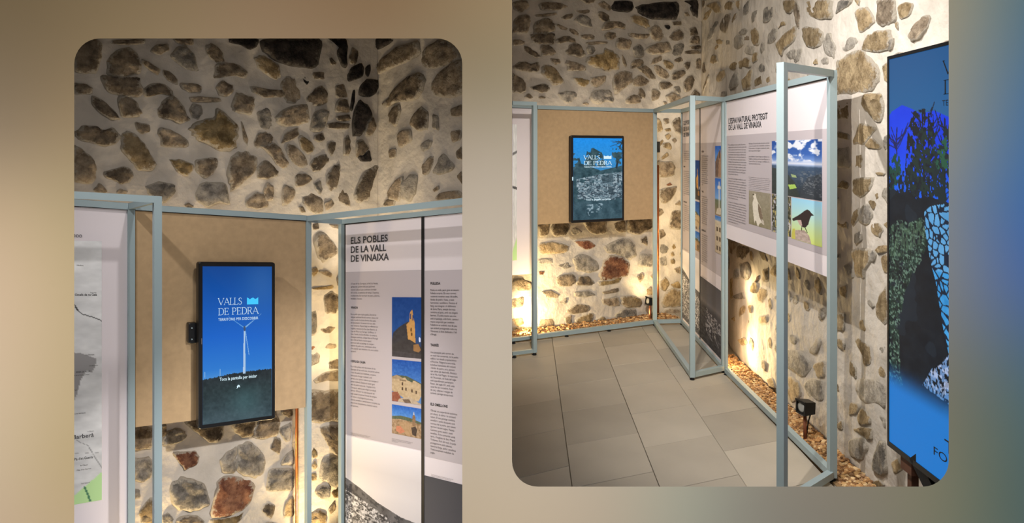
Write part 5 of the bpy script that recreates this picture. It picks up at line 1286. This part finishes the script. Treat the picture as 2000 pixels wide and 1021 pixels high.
def landscape(r):
    r.grad([(0, (40, 78, 150)), (.25, (56, 96, 170)), (.36, (120, 150, 205)), (.41, (214, 218, 232)), (.44, (150, 170, 205)), (.47, (64, 84, 110)), (1, (52, 58, 62))])
    c = value_noise(r.w, r.h, 6, 9, 91, 5); r.mix(np.clip((c - .50) / .10, 0, 1) * np.clip((.40 - r.y) / .05, 0, 1), (228, 230, 238), .95)
    m = r.y > .45; r.noise(10, 22, 16, 92, m); r.poly([(0, .50), (.3, .56), (.5, .74), (.6, 1), (0, 1)], (58, 64, 58), .8); r.poly([(1, .56), (.75, .64), (.62, .84), (.6, 1), (1, 1)], (56, 62, 70), .8)
    r.speckle(30, 60, .58, (110, 116, 122), 93, r.inside([(.6, .55), (1, .52), (1, .95), (.62, .9)]), .7)
    r.poly([(.42, .60), (.52, .62), (.54, .66), (.44, .655)], (150, 168, 120)); r.poly([(.36, .80), (.50, .78), (.54, .84), (.40, .88)], (164, 196, 96)); r.noise(24, 40, 8, 94, m)
def eagle(r):
    r.grad([(0, (150, 142, 124)), (1, (138, 130, 104))]); r.noise(3, 3, 10, 95)
    r.poly([(.26, .07), (.33, .08), (.38, .22), (.44, .30), (.58, .45), (.66, .70), (.62, .86), (.50, .92), (.46, 1), (.40, .98), (.36, .86), (.30, .86), (.28, .95), (.24, .8), (.20, .55), (.18, .35), (.24, .22), (.20, .12)], (222, 214, 198))
    r.poly([(.44, .32), (.58, .47), (.66, .72), (.6, .84), (.50, .72), (.44, .5)], (126, 110, 92)); r.poly([(.6, .76), (.7, .8), (.72, .92), (.62, .9)], (200, 190, 174)); r.line([(.20, .11), (.25, .10)], .02, (90, 80, 60)); r.noise(20, 24, 12, 96)
def plants(r):
    r.grad([(0, (92, 88, 70)), (1, (84, 84, 72))]); r.noise(26, 12, 60, 97); r.speckle(18, 10, .62, (206, 190, 120), 98, None, .8); r.speckle(16, 9, .66, (196, 196, 210), 99, None, .8); r.speckle(16, 14, .64, (40, 44, 34), 100, None, .8)
def bird(r):
    r.grad([(0, (150, 204, 232)), (.4, (178, 216, 210)), (.7, (196, 218, 160)), (1, (206, 220, 120))])
    rock = r.inside([(.02, .82), (.2, .76), (.45, .72), (.6, .82), (.68, 1), (.05, 1)]); r.mix(rock, (176, 158, 148)); r.noise(14, 20, 34, 101, rock)
    r.poly([(.0, .92), (.04, .76), (.12, .74), (.14, 1), (0, 1)], (196, 190, 90))
    r.poly([(.02, .52), (.24, .40), (.34, .34), (.46, .26), (.54, .22), (.62, .24), (.68, .29), (.76, .33), (.67, .35), (.62, .44), (.58, .56), (.48, .66), (.36, .66), (.24, .56), (.20, .52), (.06, .57)], (52, 42, 42))
    r.poly([(.20, .52), (.34, .50), (.38, .66), (.28, .62)], (190, 164, 156)); r.line([(.36, .64), (.35, .74)], .012, (40, 30, 28)); r.line([(.46, .64), (.54, .76)], .012, (40, 30, 28))
nph((1508, 275.5), (1606, 392.4), 130, 140, landscape); nph((1463, 371.5), (1505.8, 449), 70, 90, eagle); nph((1508, 378.4), (1545, 462.6), 60, 90, plants); nph((1546.5, 385.5), (1606, 483), 100, 120, bird)

# --- tall screen by the near wall, on a stand
BSX = 1.60
BS = Plane((BSX, 3.05), (0, -1), 2.056)
zb = 0.404
root = empty('digital_signage', (BSX + 0.03, 2.55, 0))
tag(root, 'tall blue digital signage screen leaning by the near stone wall', 'screen')
HS = 2.056 - zb
slab('housing', BS, 0.0, 0.95, 0.0, HS, -0.05, -0.004, M['black'], root, 0.01)
for a in ((0, 0.012, 0, HS), (0.938, 0.95, 0, HS), (0.012, 0.938, 0, 0.014), (0.012, 0.938, HS - 0.022, HS)):
    slab('bezel', BS, a[0], a[1], a[2], a[3], -0.004, 0.004, M['black'], root)
def paint_totem(r):
    X = lambda pts: r.px(pts)
    VN = lambda cx, cy, sd, oc=3: value_noise(r.w, r.h, cx, cy, sd, oc)
    r.grad([(0, (26, 84, 138)), (.2, (34, 98, 152)), (.74, (24, 110, 190)), (.82, (26, 120, 202)), (1, (28, 116, 198))])
    sky = r.inside(X([(1730, 238), (1742, 218), (1762, 205), (1778, 211), (1800, 222), (1826, 216), (1853, 228), (1990, 190), (1990, 560), (1730, 440)])); r.mix(sky, (10, 60, 228)); r.noise(6, 10, 12, 111, sky)
    r.mix(np.clip(np.exp(-((r.y - .34) / .06) ** 2), 0, 1) * sky, (12, 104, 232), .75)
    def foliage(pts, c, thr, sd, cx=60, cy=90, al=1.0):
        mm = r.inside(X(pts)) & (VN(cx, cy, sd, 4) > thr); r.mix(mm, c, al)
    g = random.Random(4)
    def tree(x, y0, y1, sp, c, n=26):
        r.line(X([(x, y1), (x + g.uniform(-2, 2), (y0 + y1) / 2), (x + g.uniform(-4, 4), y0)]), .005, c, 1, 1.74)
        for k in range(n):
            yy = g.uniform(y0, y1 - 20); s = g.choice((-1, 1)) * sp * g.uniform(.3, 1)
            r.line(X([(x, yy + 16), (x + s * .6, yy + g.uniform(0, 10)), (x + s, yy - g.uniform(4, 20))]), .003, c, .9, 1.74)
    tree(1805, 214, 400, 26, (14, 20, 34)); tree(1816, 222, 400, 22, (16, 24, 36)); tree(1846, 232, 400, 22, (16, 26, 38)); tree(1752, 250, 300, 26, (18, 26, 84), 16)
    foliage([(1774, 250), (1784, 218), (1806, 212), (1824, 224), (1826, 300), (1818, 396), (1778, 392), (1768, 330)], (14, 22, 32), .46, 113)
    foliage([(1770, 300), (1800, 250), (1830, 260), (1830, 400), (1765, 396)], (24, 44, 40), .50, 122); foliage([(1824, 300), (1853, 236), (1990, 200), (1990, 420), (1816, 400)], (22, 38, 42), .44, 115)
    foliage([(1826, 290), (1853, 262), (1990, 240), (1990, 330), (1826, 330)], (34, 84, 62), .50, 123)
    foliage([(1736, 316), (1748, 298), (1758, 306), (1762, 346), (1745, 372), (1736, 372)], (20, 66, 54), .40, 116); foliage([(1736, 340), (1775, 330), (1800, 360), (1795, 384), (1736, 376)], (18, 30, 40), .50, 124)
    low = X([(1730, 374), (1745, 368), (1760, 378), (1775, 372), (1790, 388), (1815, 384), (1853, 396), (1990, 380), (1990, 960), (1730, 830)])
    m = r.inside(low); r.mix(m, (14, 22, 32)); r.noise(20, 60, 10, 112, m); r.mix(m & (VN(5, 12, 125) > .6), (30, 42, 54), .6)
    gr = r.inside(X([(1735, 446), (1756, 428), (1776, 436), (1800, 424), (1812, 440), (1812, 476), (1800, 510), (1784, 536), (1768, 570), (1756, 640), (1758, 700), (1764, 752), (1730, 760)]))
    wob = VN(30, 60, 126) > .40
    r.mix(gr & wob, (30, 50, 44)); r.noise(60, 160, 40, 118, gr & wob); r.mix(gr & (VN(90, 200, 119, 2) > .62), (120, 150, 130), .75); r.mix(gr & (VN(70, 150, 127, 2) < .36), (10, 18, 24), .8)
    r.mix(r.inside(X([(1742, 440), (1800, 430), (1806, 470), (1760, 500), (1740, 500)])) & (VN(110, 90, 128, 2) > .52), (84, 110, 84), .6)
    wall = r.inside(X([(1806, 414), (1816, 404), (1830, 400), (1853, 398), (1990, 380), (1990, 740), (1853, 690), (1844, 650), (1836, 600), (1828, 550), (1818, 512), (1812, 476), (1806, 440)]))
    pts = np.random.default_rng(5).random((950, 2)); d1 = np.full((r.h, r.w), 9.0); d2 = d1.copy()
    for a_, b_ in pts:
        d = np.hypot((r.x - a_), (r.y - b_) * 2.3); d2 = np.minimum(d2, np.maximum(d, d1)); d1 = np.minimum(d1, d)
    st = wall & (d2 - d1 > .0052 + .004 * VN(40, 60, 129))
    r.mix(wall, (14, 30, 52)); r.mix(st, (58, 150, 214)); r.noise(10, 16, 30, 120, st); r.noise(60, 100, 14, 130, st); r.mix(st & (r.y < .52), (150, 176, 206), .35)
    bush = r.inside(X([(1802, 752), (1820, 720), (1838, 712), (1853, 694), (1990, 660), (1990, 880), (1840, 780)]))
    r.mix(bush & (VN(90, 150, 121, 3) > .50), (120, 160, 214), .85); r.mix(bush & (VN(70, 120, 131, 2) > .62), (190, 200, 230), .7)
    f = np.clip((r.y - .775) / .085, 0, 1); f = f * f * (3 - 2 * f)
    r.mix(f, (28, 118, 200), 1.0)
R_ = Raster(BS, 0.012, 0.938, 0.014, HS - 0.022, 380, 520); paint_totem(R_)
scr = R_.build('screen', M['screen'], root, n=0.001)
def bpx(t, x, y, cap, width, serif=True, n=0.003, m=M['screenblack']):
    u, v = BS.loc(x, y); k = BS.loc(x, y + cap)[1] - v
    if serif: serif_text('lettering', BS, t, u, v, k, width, m, scr, n, .8)
    else: text('lettering', BS, [t], u, v, k, 0, m, scr, widths=[width], n=n, res=3)
bpx('VALLS', 1843.5, 146, 27, 0.27); bpx('DE PEDRA', 1844.5, 184, 27, 0.46); bpx('TERRITORIS PER DESCOBRIR', 1841.5, 207, 11, 0.46, False)
bpx('FO', 1825, 887, 16, 0.085, False); bpx('T', 1846, 880, 24, 0.06, False)
# stand: black mast and foot plate, brown timber strut
box('mast', (BSX + 0.05, 2.5, 0.03), (BSX + 0.09, 2.6, 1.4), M['black'], root)
slab('foot_plate', BS, 0.1, 0.85, 2.03, 2.056, -0.13, 0.06, M['black'], root)
beam('clamp', (BSX + 0.02, 2.86, 0.44), (BSX + 0.07, 2.6, 0.16), 0.05, M['black'], root)
beam('timber_strut', (BSX + 0.045, 2.94, 0.0), (BSX + 0.045, 2.94, 0.42), 0.03, M['wood'], root)
slab('timber_block', BS, 0.08, 0.16, HS - 0.02, HS + 0.06, -0.05, -0.01, M['wood'], root)

# --- floor uplights in the gravel
def uplight(base, yaw, pitch, label):
    root = empty('warm_spot', base)
    tag(root, label, 'spotlight', 'floor uplights in the gravel')
    c, s = math.cos(yaw), math.sin(yaw); cp, sp = math.cos(pitch), math.sin(pitch)
    H = Vector((base[0], base[1], base[2] + 0.20))
    def T(x, y, z):                                   # x forward (lens), y side, z up
        x, z = x * cp - z * sp, x * sp + z * cp
        return H + Vector((x * c - y * s, x * s + y * c, z))
    def hex_(name, a, b, m, par, taper=1.0):
        (x0, y0, z0), (x1, y1, z1) = a, b; vs = []
        for x, k in ((x0, taper), (x1, 1.0)):
            for y, z in ((y0, z0), (y1, z0), (y1, z1), (y0, z1)): vs.append(T(x, y * k, z * k))
        return mesh_obj(name, vs, [(0, 1, 2, 3), (4, 5, 6, 7), (0, 1, 5, 4), (1, 2, 6, 5), (2, 3, 7, 6), (3, 0, 4, 7)], m, par)
    hex_('housing', (-0.044, -0.038, -0.038), (0.026, 0.038, 0.038), M['black'], root, 0.86)
    for a, b in (((0.026, -0.04, 0.031), (0.038, 0.04, 0.04)), ((0.026, -0.04, -0.04), (0.030, 0.04, -0.031)), ((0.026, -0.04, -0.031), (0.032, -0.031, 0.031)), ((0.026, 0.031, -0.031), (0.032, 0.04, 0.031))):
        hex_('visor', a, b, M['black'], root)
    k = 16; V = [T(0.0275, 0.028 * math.cos(2 * math.pi * i / k), 0.028 * math.sin(2 * math.pi * i / k)) for i in range(k)] + [T(0.0285, 0.018 * math.cos(2 * math.pi * i / k), 0.018 * math.sin(2 * math.pi * i / k)) for i in range(k)]
    V += [T(0.024, 0.028 * math.cos(2 * math.pi * i / k), 0.028 * math.sin(2 * math.pi * i / k)) for i in range(k)]
    mesh_obj('lens', V, [(i, (i + 1) % k, k + (i + 1) % k, k + i) for i in range(k)] + [list(range(k, 2 * k))] + [(2 * k + i, 2 * k + (i + 1) % k, (i + 1) % k, i) for i in range(k)], M['lens'], root, True)
    tube('stake', [(base[0], base[1], base[2] - 0.02), (base[0], base[1], base[2] + 0.16)], 0.010, M['rust'], root, 8)
    tube('cable', [T(-0.045, 0, -0.02), H + Vector((0.03, 0.03, -0.10)), Vector((base[0] + 0.02, base[1] + 0.03, base[2] + 0.02)), Vector((base[0] + 0.035, base[1] + 0.10, base[2] + 0.012))], 0.004, M['rubber'], root, 6)
    return root
uplight((1.668, 4.08, 0.0), math.radians(196), 0.05, 'black floor uplight on a rusty stake below the nature panel')
uplight((1.345, 6.98, 0.0), math.radians(200), 0.15, 'black floor uplight half hidden behind the corner post by the fibreboard')

# --- small black box on the back wall beside the corner post, and the copper pipe
rp = RWB.shift(0.05)
u, z = rp.hit(1285.3, 400); pp = rp.P(u, 0)
tag(tube('copper_pipe', [(pp.x, pp.y, 0.0), (pp.x, pp.y, 0.7), (pp.x, pp.y, 1.52)], 0.0095, M['copper']), 'copper pipe running up the stone wall behind the corner box frame stand', 'pipe', 'copper pipes')
rq = RWB.shift(0.02)
u, z = rq.hit(1282.5, 287)
rq.z = z; rq.slope = 0
root = empty('junction_box', rq.P(u, 0.06, 0))
tag(root, 'small black box fixed to the stone wall beside the corner post', 'box')
slab('body', rq, u - 0.02, u + 0.022, -0.055, 0.055, -0.03, 0.03, M['black'], root, 0.008, 0.003)
slab('cover', rq, u - 0.014, u + 0.016, -0.045, 0.045, 0.03, 0.034, M['darkgap'], root, 0.006)

# --- gravel along the wall foot
def gravel(name, region, n, label, sd):
    g = np.random.default_rng(sd)
    t = (1 + 5 ** .5) / 2
    ico = np.array([(-1, t, 0), (1, t, 0), (-1, -t, 0), (1, -t, 0), (0, -1, t), (0, 1, t), (0, -1, -t), (0, 1, -t), (t, 0, -1), (t, 0, 1), (-t, 0, -1), (-t, 0, 1)]) / 1.902
    tri = np.array([(0, 11, 5), (0, 5, 1), (0, 1, 7), (0, 7, 10), (0, 10, 11), (1, 5, 9), (5, 11, 4), (11, 10, 2), (10, 7, 6), (7, 1, 8), (3, 9, 4), (3, 4, 2), (3, 2, 6), (3, 6, 8), (3, 8, 9), (4, 9, 5), (2, 4, 11), (6, 2, 10), (8, 6, 7), (9, 8, 1)])
    V, T_, C_ = [], [], []
    pal = np.array([lin(c) for c in ((176, 132, 84), (150, 110, 70), (196, 158, 108), (122, 88, 58), (206, 176, 132), (160, 126, 92))])
    for i in range(n):
        x, y, z = region(g)
        s = g.uniform(.008, .0155); sc = s * np.array([g.uniform(.8, 1.3), g.uniform(.7, 1.1), g.uniform(.5, .8)])
        a = g.uniform(0, 6.28); R = np.array([[math.cos(a), -math.sin(a), 0], [math.sin(a), math.cos(a), 0], [0, 0, 1]])
        p = (ico * sc * g.uniform(.82, 1.15, (12, 1))) @ R.T + np.array([x, y, z])
        T_.append(tri + 12 * i); V.append(p); C_.append(np.tile(np.append(pal[g.integers(0, 6)] * g.uniform(.8, 1.15), 1.0), (12, 1)))
    V = np.concatenate(V); T_ = np.concatenate(T_); C_ = np.concatenate(C_)
    me = bpy.data.meshes.new(name); me.from_pydata(V.tolist(), [], T_.tolist())
    at = me.color_attributes.new('Col', 'FLOAT_COLOR', 'POINT'); at.data.foreach_set('color', C_.astype(np.float32).ravel())
    me.materials.append(M['pebble'])
    o = bpy.data.objects.new(name, me); COL.objects.link(o)
    return tag(o, label, 'gravel', kind='stuff')
def reg_side(g):
    y = g.uniform(3.1, 5.75); f = g.random()
    x0 = 1.632
    x1 = 1.775
    h = 0.012 + 0.02 * ((x0 + (x1 - x0) * f - x0) / .15)
    return x0 + (x1 - x0) * f, y, max(0.004, g.uniform(0, 1) * h)
gravel('gravel', reg_side, 5200, 'tan gravel along the foot of the stone wall beneath the nature panel', 3)
def reg_back(g):
    u = g.uniform(-0.2, 1.62); n_ = g.uniform(-0.305, -0.05); p = RB.P(u, 0, n_)
    return p.x, p.y, g.uniform(0.002, 0.03)
gravel('gravel', reg_back, 4200, 'tan gravel at the foot of the back wall behind the fibreboard stand', 4)
struct(box('floor_gravel_bed', (1.602, DF + 0.1, -0.012), (1.80, 5.5, 0.004), M['soil']))
